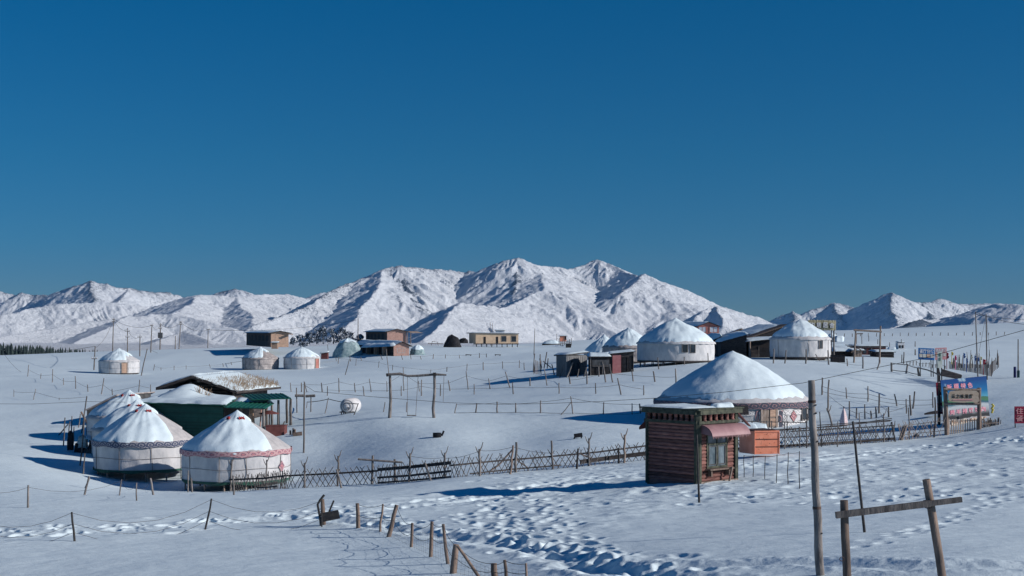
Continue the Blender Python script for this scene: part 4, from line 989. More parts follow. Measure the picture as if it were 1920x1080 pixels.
for dx in (-.45, -.15, .15, .45):
    for dy in (.2, 1.6): m2 = MB(); m2.bar(V((c.x + dx, Dk + dy, a.z - .2)), V((c.x + dx, Dk + dy, c.z - .4)), .07); m2.build('leg', M['metal_dark'], tk)
m2 = MB(); m2.bar(V((c.x - .6, Dk + .15, c.z - .45)), V((c.x + .6, Dk + .15, c.z - .45)), .08); m2.build('beam', M['metal_dark'], tk)
# rail beside the tank
fence('pole_rail', 'thin pole rail on stakes running either side of the white tank', [(575, 765, 576, 753), (609.5, 775, 616, 746), (664, 778, 672, 756)], r=.035, wires=(.93,), wr=.03, wmat='wood_grey')
# tall swing
g0, g1 = hit(730, 783), hit(815, 784); Ds = (g0.y + g1.y) / 2
sw = thing('swing_frame', 'crooked log swing frame with a plank seat on ropes, in the middle field', 'swing', g0)
pl = [(730, 783), (732.5, 752), (732, 735), (731, 702)]; pr = [(814.5, 785), (812, 765), (815, 735), (814.5, 701)]
for L in (pl, pr):
    m2 = MB(); m2.tube([at(x, y, Ds) - V((0, 0, .3 if k == 0 else 0)) for k, (x, y) in enumerate(L)], [.125, .10, .095, .09], 8); m2.build('post', M['wood_grey'], sw)
m2 = MB(); m2.tube([at(x, y, Ds - .12) for x, y in ((724, 702.5), (750, 701), (764, 705), (785, 704.5), (815, 702), (837, 703))], [.085, .10, .08, .085, .09, .06], 8); m2.build('crossbeam', M['wood_grey'], sw)
m2 = MB(); m2.bar(at(724.5, 703, Ds - .22), at(728, 703, Ds - .22), .22); m2.bar(at(812, 702, Ds - .22), at(817.5, 702, Ds - .22), .25); m2.build('lashing', M['metal_dark'], sw)
for (x0, x1, y1) in ((764, 764, 779), (784, 779.5, 779), (832.5, 831, 753)):
    m2 = MB(); m2.tube([at(x0, 704, Ds - .1), at(x1, y1, Ds - .1)], .016, 4); m2.build('rope', M['rope'], sw)
m2 = MB(); m2.bar(at(763, 779, Ds - .1), at(780.5, 779, Ds - .1), .22, .06); m2.build('seat', M['wood_grey'], sw)
g, t, o = stake(729, 701, 724.5, 655, r=.045, name='tall_stake', D=None); tag(o, 'tall thin pole rising behind the left end of the swing beam', 'pole')
# fire drum and small black thing on the snow
a = hit(819, 821); s = a.y / F; m2 = MB(); c = a + V((0, .3, 0)); m2.tube([c - V((0, 0, .1)), c + V((0, 0, 8.5 * s)), c + V((0, 0, 8.8 * s))], [8 * s, 8 * s, 8.4 * s], 18)
m2.tube([c + V((.28, 0, .1)), c + V((.36, 0, 8 * s)), c + V((.42, 0, 12.5 * s))], .06, 6); tag(m2.build('fire_drum', M['black'], None, a), 'cut-down black drum with a stub pipe, alone on open snow', 'drum')
a = hit(1084, 823); s = a.y / F; m2 = MB(); c = a + V((0, .3, 0)); m2.bar(c + V((-.22, 0, .15)), c + V((.26, 0, .22)), .3, .22); m2.bar(c + V((-.25, 0, -.1)), c + V((-.15, 0, .2)), .07); m2.bar(c + V((.2, 0, -.1)), c + V((.2, 0, .2)), .07)
tag(m2.build('toppled_stool', M['black'], None, a), 'small dark toppled stool at the edge of the large yurt shadow', 'stool')
# small bench-like rail frames
def frame2(label, posts, bar, r, D0, cat='frame', name='pole_rack', mat='wood_grey', barr=None, extra=()):
    g = hit(posts[0][0], posts[0][1]) if D0 is None else at(posts[0][0], posts[0][1], D0)
    D_ = g.y; root = thing(name, label, cat, g)
    for (bx, by, tx, ty) in posts:
        p, q = at(bx, by, D_), at(tx, ty, D_); p.z = min(p.z, ground(p.x, p.y).z) - .25
        m_ = MB(); m_.tube(crooked(p, q, 4, .008), [r * 1.1, r * 1.05, r, r, r * .95], 8); m_.build('post', M[mat], root)
    for (x0, y0, x1, y1, w) in bar:
        m_ = MB(); m_.tube(crooked(at(x0, y0, D_ - r * 1.2), at(x1, y1, D_ - r * 1.2), 5, .004), w, 7); m_.build('crossbar', M[barr or mat], root)
    return root, D_
frame2('heavy dark crossbar on thin posts left of the tank', [(557, 774, 556, 727), (583, 774, 583, 745)], [(553, 742, 569, 742, .12), (573, 743, 591, 742, .12)], .05, None)
g, t, o = stake(569.5, 849, 571, 717, r=.055, name='tall_stake', amp=.006); tag(o, 'tall straight bare pole between the right canopy and the tank', 'pole')
frame2('weathered rail nailed to two forked posts before the lattice fence', [(697, 908, 699, 854), (740, 905, 740, 861)], [(671, 861, 754, 867, .05)], .055, None)

# ================================================================== RISE WITH SHEDS
def slab_px(mb, pts, D, vec, mi=0): mb.prism([at(x, y, D) for x, y in pts], vec, mi)
D_ = 141
o = thing('corrugated_shed', 'grey corrugated shed with a flat snowy roof, leftmost of the low sheds', 'shed', at(1062, 702, D_))
A, B, Cc = xy(1043, 145), xy(1062, D_), xy(1101, 143.5)
zt = at(1062, 667, D_).z; z0 = at(1062, 704, D_).z - .5
m2 = MB(); m2.prism([(A[0], A[1], z0), (B[0], B[1], z0), (Cc[0], Cc[1], z0), (A[0] + Cc[0] - B[0], A[1] + Cc[1] - B[1] + 1, z0)], (0, 0, zt - z0)); m2.build('wall', M['grey_metal'], o)
f1 = Face(A, B, z0, zt); f2 = Face(B, Cc, z0, zt)
for f in (f1, f2):
    for k in range(int(f.U.length / .35)):
        u = (k + .5) * .35 / f.U.length; m2 = MB(); f.box(m2, u - .03 / f.U.length, u + .03 / f.U.length, .02, .97, .003, .03); m2.build('corrugation', M['grey_metal'], o)
m2 = MB(); f2.box(m2, .22, .62, .18, .82, .03, .06); m2.build('door', M['grey_wall'], o)
m2 = MB(); e = .25; m2.prism([(A[0] - e, A[1] + e, zt - .1), (B[0], B[1] - e, zt), (Cc[0] + e, Cc[1], zt + .25), (A[0] + Cc[0] - B[0], A[1] + Cc[1] - B[1] + 1 + e, zt + .1)], (0, 0, .12)); m2.build('roof', M['grey_wall'], o)
m2 = MB(); snow_sheet(m2, (A[0] - e, A[1] + e, zt + .03), (B[0], B[1] - e, zt + .13), (Cc[0] + e, Cc[1], zt + .38), (A[0] + Cc[0] - B[0], A[1] + Cc[1] - B[1] + 1 + e, zt + .23), .16, 10, 6, .1, 3); m2.build('roof_snow', M['snow'], o)
def box_hut(name, label, px0, px1, y0, y1, D, depth, wall, roofsnow=.2, parts=(), cat='shed', dy=.0, rise=0, sk=.0, roofm='wood_dark', over=.2):
    a, b = xy(px0, D), xy(px1, D + dy); z1 = at(px0, y0, D).z; zb = at(px0, y1, D).z - .4
    root = thing(name, label, cat, (a[0], a[1], zb))
    L = V((sk, depth, 0)); A = V((a[0], a[1], 0)); B = V((b[0], b[1], 0)); Z = V((0, 0, 1))
    m = MB(); m.prism([A + Z * zb, B + Z * zb, B + Z * (z1 + rise), A + Z * z1], L); m.build('wall', M[wall], root)
    o_ = (B - A).normalized() * over; n_ = -L.normalized() * over
    c = [A - o_ + n_ + Z * (z1 + .01), B + o_ + n_ + Z * (z1 + rise + .01), B + o_ + L - n_ + Z * (z1 + rise + .12), A - o_ + L - n_ + Z * (z1 + .12)]
    m = MB(); m.prism(c, (0, 0, .08)); m.build('roof', M[roofm], root)
    if roofsnow: m = MB(); snow_sheet(m, *[p + Z * .085 for p in c], roofsnow, 12, 6, .1, int(px0) % 9); m.build('roof_snow', M['snow'], root)
    F_ = Face(a, b, zb, z1)
    for (nm, u0, u1, v0, v1, mt, th) in parts:
        m = MB(); F_.box(m, u0, u1, v0, v1, .004, th); m.build(nm, M[mt], root)
    return root, F_
box_hut('plank_shed', 'low dark plank hut with thick roof snow, middle of the low sheds', 1106, 1143, 670, 701, 139, 3, 'wood_dark', .25, [('panel', .12, .98, .62, .88, 'grey_wall', .05), ('door', .3, .52, .1, .6, 'black', .04), ('board', .02, .06, 0, 1, 'wood_grey', .09), ('board', .62, .66, 0, .8, 'wood_grey', .09), ('sill', .1, .98, .56, .6, 'wood_grey', .12)])
box_hut('cabin_shed', 'black-walled shed with a dusty pink door panel, rightmost of the low sheds', 1144, 1188, 665, 696, 139.6, 3.5, 'wood_dark', .08, [('door', .10, .46, .08, .99, 'pink_panel', .08), ('window', .52, .98, .12, .88, 'black', .05), ('mullion', .73, .76, .12, .88, 'wood_dark', .08), ('corner_post', .985, 1.0, 0, 1, 'wood_grey', .1)], rise=.25)
# plank sheds between the two yurts on the rise
box_hut('plank_barn', 'long dark plank barn with streaked snowy roof, left of the small-window yurt', 1352, 1400, 643, 671, 166, 7, 'wood_dark', .28, [('plank', 0, 1, k / 9 + .01, k / 9 + .10, 'log_dark', .05 + .02 * (k % 2)) for k in range(9)], dy=-4, rise=1.0, over=.5)
box_hut('side_shed', 'near-black shed end wall pressed against the two-window yurt', 1336, 1351, 640, 672, 170, 9, 'black', .3, (), dy=-2, rise=.6, over=.4)
box_hut('open_shed', 'dark open-fronted shed with a sloping snow roof beside the small-window yurt', 1404, 1447, 642, 670, 162, 4, 'wood_dark', .22, [('opening', .1, .95, .05, .72, 'black', .03), ('post', .0, .03, 0, 1, 'wood_pale', .12), ('post', .42, .45, 0, .8, 'wood_grey', .08), ('board', .1, .4, .1, .6, 'log_dark', .06)], rise=.35, over=.4)
# high plank roofs behind
def roof_wedge(label, pts, D, vec, mat, snow):
    P_ = [at(x, y, D) for x, y in pts]; r0 = thing('plank_roof', label, 'roof shed', P_[0]); v_ = V(vec)
    m = MB(); low = [V((p.x, p.y, at(1400, 668, D).z - .3)) for p in P_]
    m.prism([low[0], low[1], P_[1], P_[0]], v_ * .9); m.build('wall', M['wood_dark'], r0)
    d_ = (P_[1] - P_[0]).normalized() * .6; u = V((0, 0, .08))
    m = MB(); m.prism([P_[0] - d_ + u, P_[1] + d_ + u, P_[1] + d_ + u * 3, P_[0] - d_ + u * 3], v_); m.build('roof', M[mat], r0)
    m = MB(); q = u * 3.1; s0, s1 = snow
    a = P_[0] - d_ + q + v_ * s0; b = P_[1] + d_ + q + v_ * s0; snow_sheet(m, a, b, b + v_ * (s1 - s0), a + v_ * (s1 - s0), .22, 16, 8, .1, 5, .4); m.build('roof_snow', M['snow'], r0)
roof_wedge('rear plank roof with bare brown boards at its raised tip, highest of the shed roofs', [(1390, 641), (1470, 614)], 176, (-2.5, 7, -.1), 'wood_warm', (.25, 1))
roof_wedge('left plank roof with bare orange-brown edge and snow, near the pink house', [(1336, 640), (1382, 622)], 182, (1.5, 6, -.3), 'wood_warm', (.15, 1))
g, t, o = stake(1406, 671, 1406, 640, r=.12, mat='wood_pale', name='post'); tag(o, 'thick pale post at the corner of the open shed', 'post')
# pink house behind
A, B = xy(1308, 262), xy(1348, 262)
rt, ff, fl_, fr_ = gable_house('pink_house', 'salmon pink two-storey gable house with four pale windows on the rise', 'house', A, B, (-3.2, 12), at(1308, 640, 262).z - 1, at(1308, 612, 262).z, at(1328, 604.5, 262).z, 'brick_pink', None, 'wood_dark', .3, .15)
for (u0, u1, v0, v1) in ((.06, .38, .72, .97), (.58, .92, .72, .97), (.2, .42, .42, .64), (.52, .68, .42, .64)): opening(ff, rt, u0, u1, v0, v1, 'glass' if u0 > .5 and v0 < .5 else 'peach', 'brick_pink', fw=.12)
box_hut('roof_cabin', 'small dark balcony frame between the two left yurts on the rise', 1228, 1240, 618, 640, 200, 2, 'wood_dark', .1, [('opening', .15, .85, .5, .85, 'black', .05)], cat='hut')
# bamboo name board
rt = thing('name_board', 'bamboo slat board with four white characters above the right yurt', 'sign', at(1564, 668, 167))
Db = 167
P0, U_, W_ = at(1515, 618, Db), at(1567, 619, Db) - at(1515, 618, Db), at(1515, 600, Db) - at(1515, 618, Db)
nb = 26
for k in range(nb):
    m = MB(); a = P0 + U_ * ((k + .5) / nb); m.tube([a - V((0, 0, .03 * (k % 3))), a + W_ * (1 + .02 * ((k * 7) % 3))], U_.length / nb * .55, 6); m.build('slat', M['bamboo'], rt)
m = MB(); N_ = V((0, -1, 0)); mb_ = MB()
for k, ch in enumerate('边塔居舍'):
    o0 = P0 + U_ * (.06 + .235 * k) + W_ * .22 + N_ * .10
    text_into(mb_, ch, o0 + V((-.10, 0, -.05)), U_ * .17, W_ * .56, N_, bold=.012, depth=.03)
    text_into(m, ch, o0, U_ * .17, W_ * .56, N_, bold=.012, depth=.09)
mb_.build('lettering', M['letter_black'], rt); m.build('lettering', M['letter_white'], rt)
for x in (1559, 1563.5): m = MB(); a = at(x, 602 if x > 1560 else 617, Db + .12); m.tube([V((a.x, a.y, ground(a.x, a.y).z - .3)), a], .09 if x > 1560 else .06, 6); m.build('post', M['wood_grey'], rt)
m = MB(); m.bar(at(1513, 604, Db + .15), at(1568, 604.5, Db + .15), .07); m.build('crossbar', M['wood_grey'], rt)
# crate by the yurt and junk
m = MB(); a = hit(1560, 679); m.obox(a + V((0, 0, -.1)), (1.35, -.1, 0), (0, .8, 0), (0, 0, .85)); m.bar(a + V((0, -.02, .74)), a + V((1.35, -.12, .74)), .05, .06); tag(m.build('black_crate', M['black'], None, a), 'black box on the snow right of the small-window yurt', 'crate')
m = MB(); a = hit(1535, 677); m.bar(at(1529, 664, a.y), at(1536, 676, a.y), .08); m.bar(at(1534, 674, a.y), at(1560, 671, a.y), .08); m.bar(at(1536, 676, a.y), at(1549, 669, a.y), .3, .05); tag(m.build('broken_boards', M['wood_warm'], None, a), 'jumble of thin brown boards under the small-window yurt', 'boards')
# tiny yurt far behind
yurt('tiny distant yurt with white side tent behind the name board posts', 1560.5, 300, 10, 640, 632.5, 623.5, ropes=0, seed=31, te0=.97, skirt=False, snow_th=.25, canvas='canvas_old')
m = MB(); snow_sheet(m, at(1566, 640, 296), at(1582, 641, 296), at(1583, 633, 300), at(1566, 633, 300), .6, 8, 5, .2, 1); tag(m.build('snowed_tent', M['snow'], None, at(1566, 640, 296)), 'low snow-buried tent beside the tiny distant yurt', 'tent')
# low huts on the right
box_hut('log_hut', 'low log hut with a heavy drooping snow roof right of the name board post', 1567, 1601, 660, 672, 172, 7, 'log_brown', .4, [('log', 0, 1, k / 4 + .02, k / 4 + .2, 'log_dark', .1) for k in range(4)], over=.4)
o, f_ = box_hut('hut_gable', 'pale upright-log hut front with a thatched peak, joined to the snowy log hut', 1601, 1616, 658, 672, 171, 3, 'wood_warm', .12, [('log', k / 8 + .01, k / 8 + .11, 0, 1.0, 'wood_pale', .09) for k in range(8)], over=.4)
m = MB(); m.bar(at(1596, 661, 170.4), at(1609, 652.5, 170.4), .12); m.bar(at(1609, 652.5, 170.4), at(1617, 659, 170.4), .12); m.build('barge_board', M['wood_warm'], o)
box_hut('maroon_hut', 'long maroon flat-roofed hut with dark windows and snow on top', 1609, 1661, 650, 668, 182, 6, 'maroon', .12, [('window', .18, .30, .45, .85, 'glass', .05), ('door', .40, .46, .1, .85, 'black', .05), ('door', .50, .57, .1, .85, 'black', .05), ('fascia', 0, 1, .93, .99, 'wood_grey', .08), ('door_frame', .465, .495, .1, .88, 'wood_grey', .08)])
box_hut('log_shelter', 'small dark log shelter with snow cap in front of the maroon hut', 1643, 1676, 661, 672, 172, 3, 'log_dark', .16, [('log', 0, 1, k / 3 + .04, k / 3 + .25, 'wood_dark', .09) for k in range(3)] + [('opening', .05, .3, .1, .8, 'black', .1)])
o, f_ = box_hut('white_kiosk', 'tiny white kiosk with two round dark openings on the far slope', 1684, 1696, 643, 656, 240, 1.6, 'white', .12, [('opening', .12, .38, .45, .75, 'black', .06), ('opening', .58, .84, .45, .75, 'black', .06)], over=.03)
m = MB(); m.tube([at(1690, 643, 240), at(1690, 636, 240)], .05, 5); m.build('pipe', M['metal_dark'], o)
m = MB(); snow_sheet(m, at(1664, 656, 235), at(1680, 655, 235), at(1680, 652, 240), at(1664, 652, 240), .2, 8, 4, .2, 1); tag(m.build('snowy_heap', M['snow'], None, at(1662, 656, 235)), 'low snowed-over heap left of the white kiosk', 'snow heap')
# tall gate frames
frame2('tall log gate frame with snow along its beam, right of the log hut', [(1601, 682, 1604.5, 617), (1649, 676, 1651, 611)], [(1601, 619, 1653, 622, .10)], .09, 150, 'gate', 'gate_frame', 'wood_pale')
frame2('small far swing frame seen through the tall gate frame', [(1606, 641, 1606, 625), (1616, 645, 1616, 625)], [(1604, 626, 1618, 625.5, .08)], .06, 230, 'frame', 'far_swing')
g, t, o = stake(1644.5, 693, 1650, 676, r=.07, name='post'); tag(o, 'short kinked stake under the right leg of the tall gate frame', 'post')

# ================================================================== FAR BUILDINGS ON THE LEFT
def long_house(name, label, pxc, pxb, pxl, Dc_, Dl, y0, ye, yr, base_y, wall, front, **kw):
    A = V((*xy(pxc, Dc_), 0)); Lp = V((*xy(pxl, Dl), 0)); B = V((*xy(pxb, Dc_ + (pxb - pxc) / F * Dc_ * .35), 0)); L = Lp - A
    return gable_house(name, label, kw.pop('cat', 'house'), A, B, L, at(pxc, base_y, Dc_).z - .8, at(pxc, ye, Dc_).z, at((pxc + pxb) / 2, yr, Dc_).z, wall, front, **kw)
rt, ff, fs, fr_ = long_house('long_house', 'long tan gable house with a sunlit tone painted on its front, farthest left of the buildings', 508, 541, 462, 270, 305, 0, 624.5, 621.5, 643, 'log_brown', 'tan_wall', over=.6, snow=.12)  # side wall coloured dark as shaded, gable front coloured light as sunlit
for k in range(6): opening(fs, rt, .08 + .15 * k, .15 + .15 * k, .45, .8, 'black', 'wood_dark', fw=.06, mull=0)
opening(ff, rt, .25, .8, .25, .85, 'peach', 'wood_pale', 'door', mull=2); 
m = MB(); m.bar(at(541, 626, 271), at(548, 627, 271), 2.0, .12); m.build('eave_hood', M['tan_wall'], rt)
box_hut('porch_box', 'small brown box porch in front of the long tan house', 509, 520, 643, 650, 262, 1.2, 'tan_wall', .1)
rt, ff, fs, fr_ = long_house('two_storey_house', 'brown gable house with two big dark upper windows, behind the pink lodge', 726, 762, 686, 305, 345, 0, 622, 617.5, 645, 'log_brown', 'pink_wall', over=.6, snow=.1)
for k in range(5): opening(fs, rt, .1 + .17 * k, .17 + .17 * k, .55, .85, 'black', 'wood_dark', fw=.06, mull=0)
opening(ff, rt, .10, .45, .52, .90, 'glass', 'pink_wall', mull=0); opening(ff, rt, .55, .9, .52, .90, 'glass', 'pink_wall', mull=0)
m = MB(); m.prism([at(760, 622, 306), at(772, 624.5, 306), at(772, 624, 306), at(760, 621, 306)], (2, 5, 0)); m.tube([at(764, 645, 306), at(764, 623, 306)], .1, 5); m.tube([at(770, 645, 306), at(770, 624, 306)], .1, 5); m.build('side_porch', M['wood_pale'], rt)
rt, ff, fs, fr_ = long_house('lodge', 'pink gable lodge with one blue window and a row of open dark bays', 738, 767, 664, 252, 275, 0, 648, 641.5, 664, 'wood_dark', 'pink_wall', over=.5, snow=.25)
opening(ff, rt, .25, .72, .45, .8, 'glass', 'teal_tarp', mull=2)
for k in range(5):
    m = MB(); fs.box(m, .03 + .2 * k, .05 + .2 * k, 0, .97, .01, .8); m.build('partition', M['tan_wall' if k > 1 else 'log_brown'], rt)
for k in range(9):
    m = MB(); fs.box(m, .09 + .1 * k, .10 + .1 * k, .0, .9, .5, .6); m.build('post', M['wood_grey'], rt)
m = MB(); snow_sheet(m, at(675, 652, 262), at(738, 649, 248), at(748, 643, 256), at(690, 640, 280), .35, 14, 7, .08, 4); m.build('porch_snow', M['snow'], rt)
m = MB(); m.prism([at(646, 654, 262), at(661, 652.5, 259), at(661, 657, 259), at(646, 657, 262)], (.3, .5, 0)); m.build('awning_board', M['brick_pink'], rt)
# teal tarp domes
def lump(name, label, px, py, w, h, D, mat, cat, snow=None, dep=.8, seed=0, amp=.18, group=None, top=.35):
    s = D / F; c = at(px, py, D); m_ = MB(); G = []; nr = 10
    for j in range(nr + 1):
        v = j / nr; row = []
        for k in range(28):
            a = 2 * math.pi * k / 28; rx = w * s * .5 * max(.02, (1 - v ** 2.2) ** .5 * (1 - top * .3 * v)) * (1 + amp * float(pn(math.cos(a) * 2.5 + seed, math.sin(a) * 2.5 + v * 3, 2)))
            row.append(V((c.x + rx * math.cos(a), c.y + w * s * .5 * dep + rx * dep * math.sin(a), c.z - .4 + (h * s + .4) * v * (1 + .1 * float(pn(k * .4, v * 3, seed))))))
        G.append(row)
    root = thing(name, label, cat, c, group)
    m_.grid(G, closed=True); m_.build('cover', M[mat], root)
    if snow:
        m_ = MB(); G2 = [[p + V((0, 0, .10 + .08 * float(pn(p.x, p.z * 2, 3)))) + (p - V((c.x, c.y + w * s * .4, p.z))) * .02 for p in row] for row in G[int(nr * snow):]]
        m_.grid(G2, closed=True); m_.build('snow_patch', M['snow'], root)
    return root
lump('tarp_dome', 'pale teal tarped dome with a snowy crown left of the pink lodge', 650, 667, 56, 31, 258, 'teal_tarp', 'tent', .8, .8, 3)
lump('tarp_heap', 'low teal tarp heap streaked with snow right of the pink lodge', 783, 665, 30, 17, 256, 'teal_tarp', 'tarp heap', .6, .7, 6, .35)
box_hut('small_shed', 'tiny brown shed standing left of the teal dome', 602, 614, 663, 669, 248, 1.6, 'maroon', .15, (), rise=.15)
g, t, o = stake(616, 668, 614, 646, r=.05, name='pole'); tag(o, 'thin leaning pole beside the tiny brown shed', 'pole')
# black mound and cart
lump('tarped_stack', 'black tarped stack with snow streaks between lodge and cream trailer', 848, 650, 33, 22, 300, 'black', 'stack', None, .6, 9, .2)
lump('dark_bush', 'low black tangle to the right of the tarped stack', 869, 640, 20, 6, 303, 'black', 'brush pile', None, .5, 12, .5)
m = MB(); a = hit(815, 647); m.bar(a + V((-1.5, 0, .5)), a + V((1.8, 0, .4)), .15); m.bar(a + V((-.8, 0, 0)), a + V((-.5, 0, .9)), .1); m.bar(a + V((.8, 0, 0)), a + V((.5, 0, .9)), .1); m.bar(a + V((-.6, 0, .9)), a + V((.3, 0, .95)), .1); tag(m.build('sledge', M['wood_grey'], None, a), 'small grey sledge frame left of the black tarped stack', 'sledge')
# cream trailer house on stilts
D_ = 312
A, B = xy(892, D_), xy(972, D_ + 1.5); z0, z1 = at(892, 644, D_).z, at(892, 625.5, D_).z
rt = thing('trailer_house', 'cream prefabricated cabin on short stilts with two dark doors and two windows', 'cabin', (A[0], A[1], z0))
Lv = V((-1.6, 4.5, 0)); m = MB(); m.prism([(A[0], A[1], z0), (B[0], B[1], z0), (B[0], B[1], z1 - .15), (A[0], A[1], z1)], Lv); m.build('wall', M['cream'], rt)
m = MB(); m.prism([(A[0] - .4, A[1] - .3, z1 + .02), (B[0] + .2, B[1] - .3, z1 - .13), (B[0] + .2, B[1] - .3, z1 + .07), (A[0] - .4, A[1] - .3, z1 + .22)], Lv * 1.12); m.build('roof', M['grey_metal'], rt)
m = MB(); snow_sheet(m, (A[0] - .4, A[1] - .3, z1 + .22), (B[0] + .2, B[1] - .3, z1 + .08), V((B[0] + .2, B[1] - .3, z1 + .08)) + Lv * 1.1, V((A[0] - .4, A[1] - .3, z1 + .22)) + Lv * 1.1, .1, 12, 4, .05); m.build('roof_snow', M['snow'], rt)
f_ = Face(A, B, z0, z1)
for u in (.185, .475): m = MB(); f_.box(m, u, u + .05, .0, .68, .01, .05); m.build('door', M['black'], rt)
opening(f_, rt, .61, .71, .22, .72, 'glass', 'wood_grey', fw=.1, mull=0); opening(f_, rt, .84, .94, .2, .72, 'glass', 'wood_grey', fw=.1, mull=0)
m = MB(); f_.box(m, -.05, 1.01, -.10, -.01, -.3, .12); m.build('floor_beam', M['metal_dark'], rt)
for k in range(9):
    u = .02 + .12 * k; p = f_.p(u, 0, -.3); m = MB(); m.bar(V((p.x, p.y, ground(p.x, p.y).z - .5)), V((p.x, p.y, z0)), .18); m.build('leg', M['metal_dark'], rt)
o, f_ = box_hut('roof_container', 'pale blue tank box on a frame behind the cream cabin roof', 929, 946, 620, 630, 330, 2, 'peach', .1)
fence('mast_frame', 'thin double mast with a crosspiece behind the cream cabin', [(920, 640, 919, 604), (923, 640, 923.5, 606)], r=.06, wires=(.9, .6), wr=.04, cat='mast')
# orange box among poles
o, f_ = box_hut('orange_cabin', 'small orange cabin box on the far crest above a cluster of poles', 1050, 1062, 630.5, 637, 330, 2, 'orange', .05, [('door', .75, .99, .3, .95, 'black', .1)])
lump('snowed_mound', 'long dark mound half under snow left of the orange cabin', 1034, 645, 36, 7, 322, 'wood_dark', 'mound', .35, .5, 4, .1)
fence('pole_cluster', 'dense row of thin dark poles below the small orange cabin', [(1048 + 3.3 * k, 647 + (k * 7 % 3), 1048.5 + 3.3 * k, 634 + (k * 5 % 7)) for k in range(8)] + [(1044, 640, 1044, 626)], r=.07, wires=(.4,), wr=.03)
a = hit(1061, 652); m = MB(); m.obox(a, (1.1, 0, 0), (0, .8, 0), (0, 0, .8)); m.bar(a + V((-.1, -.1, .8)), a + V((1.2, -.1, .8)), .1); tag(m.build('dark_box', M['metal_dark'], None, a), 'small dark box on the snow below the pole cluster', 'box')
# lying dark things on the far field
for x, w in ((878, 12), (933, 12)):
    a = hit(x, 667.5); m = MB(); m.bar(a + V((-.5, 0, .25)), a + V((.6, 0, .2)), .5, .12); m.bar(a + V((-.4, 0, 0)), a + V((-.4, 0, .25)), .1); m.bar(a + V((.4, 0, 0)), a + V((.4, 0, .22)), .1)
    tag(m.build('low_bench', M['wood_dark'], None, a), 'low dark bench in the snow, %s of the far pair below the cream cabin' % ('left' if x < 900 else 'right'), 'bench', 'far low benches')

# ================================================================== RIGHT: SIGNS AND GATE
def board(name, label, bl, br, tl, D, face, posts, th=.06, cat='sign', lines=(), post_m='metal_dark', pr=.04, group=None, tilt=0):
    P0 = at(*bl, D); U_ = at(*br, D) - P0; W_ = at(*tl, D) - P0; W_.y += tilt
    rt = thing(name, label, cat, at(bl[0], posts[0][1] if posts else bl[1], D), group)
    m = MB(); m.prism([P0, P0 + U_, P0 + U_ + W_, P0 + W_], (0, th, 0)); m.build('board', M[face], rt)
    N_ = V((0, -1, 0))
    for (s, u0, v0, uw, vh, mt) in lines:
        m = MB(); text_into(m, s, P0 + U_ * u0 + W_ * v0, U_ * uw, W_ * vh, N_, bold=.010, depth=.025)
        if m.v: m.build('lettering', M[mt], rt)
    for (x, y) in posts:
        a = at(x, y, D + .1); a.z = min(a.z, ground(a.x, a.y).z) - .2; m = MB(); b = P0 + U_ * ((x - bl[0]) / (br[0] - bl[0])); m.tube([a, V((b.x, D + .1, b.z + .3))], pr, 6); m.build('post', M[post_m], rt)
    return rt, P0, U_, W_
Dn = 128
rt, P0, U_, W_ = board('hotel_sign', 'blue sign with white characters over four small pictures', (1722, 674), (1752, 675.5), (1722, 652), Dn, 'blue_sign', [(1726, 690), (1746, 690), (1750, 690)], lines=[('餐厅住宿', .06, .56, .9, .36, 'letter_white')])
for k, mt in enumerate(('dish_1', 'dish_2', 'dish_3', 'dish_4')):
    M[mt] = surf('picture_tile_%s' % 'abcd'[k], ((.35, .27, .14), (.5, .5, .4), (.5, .2, .06), (.5, .5, .45))[k], ((.7, .7, .66), (.72, .72, .7), (.75, .62, .5), (.7, .7, .68))[k], 5, bump=0)
    m = MB(); p = P0 + U_ * (.05 + .235 * k) + W_ * .20 + V((0, -.02, 0)); m.prism([p, p + U_ * .2, p + U_ * .2 + W_ * .3, p + W_ * .3], (0, -.02, 0)); m.build('picture', M[mt], rt)
m = MB()
for u in (.06, .53): p = P0 + U_ * u + W_ * .08 + V((0, -.02, 0)); m.prism([p, p + U_ * .38, p + U_ * .38 + W_ * .05, p + W_ * .05], (0, -.02, 0))
m.build('small_print', M['flag_blue'], rt)
rt, P0, U_, W_ = board('food_sign', 'faded pink sign with white characters right of the blue sign', (1753.5, 675), (1775, 674), (1753.5, 652.5), 130, 'pink_sign', [(1757, 690), (1771, 690)], lines=[('特色美食', .04, .62, .92, .3, 'letter_white')])
for k in range(3):
    m = MB(); p = P0 + U_ * (.05 + .32 * k) + W_ * .28 + V((0, -.02, 0)); m.prism([p, p + U_ * .26, p + U_ * .26 + W_ * .26, p + W_ * .26], (0, -.02, 0)); m.build('picture', M[('dish_3', 'dish_2', 'dish_4')[k]], rt)
M['pale_green'] = surf('pale_green_banner', (.45, .52, .44), (.66, .70, .66), 3, bump=0)
rt, P0, U_, W_ = board('banner_sign', 'narrow pale green upright banner in front of the pink sign', (1758, 690), (1767, 690), (1758, 659), 118, 'pale_green', [(1758.5, 705), (1766, 705)], lines=[('住', .25, .70, .5, .2, 'green_roof'), ('宿', .25, .44, .5, .2, 'green_roof')], pr=.05)
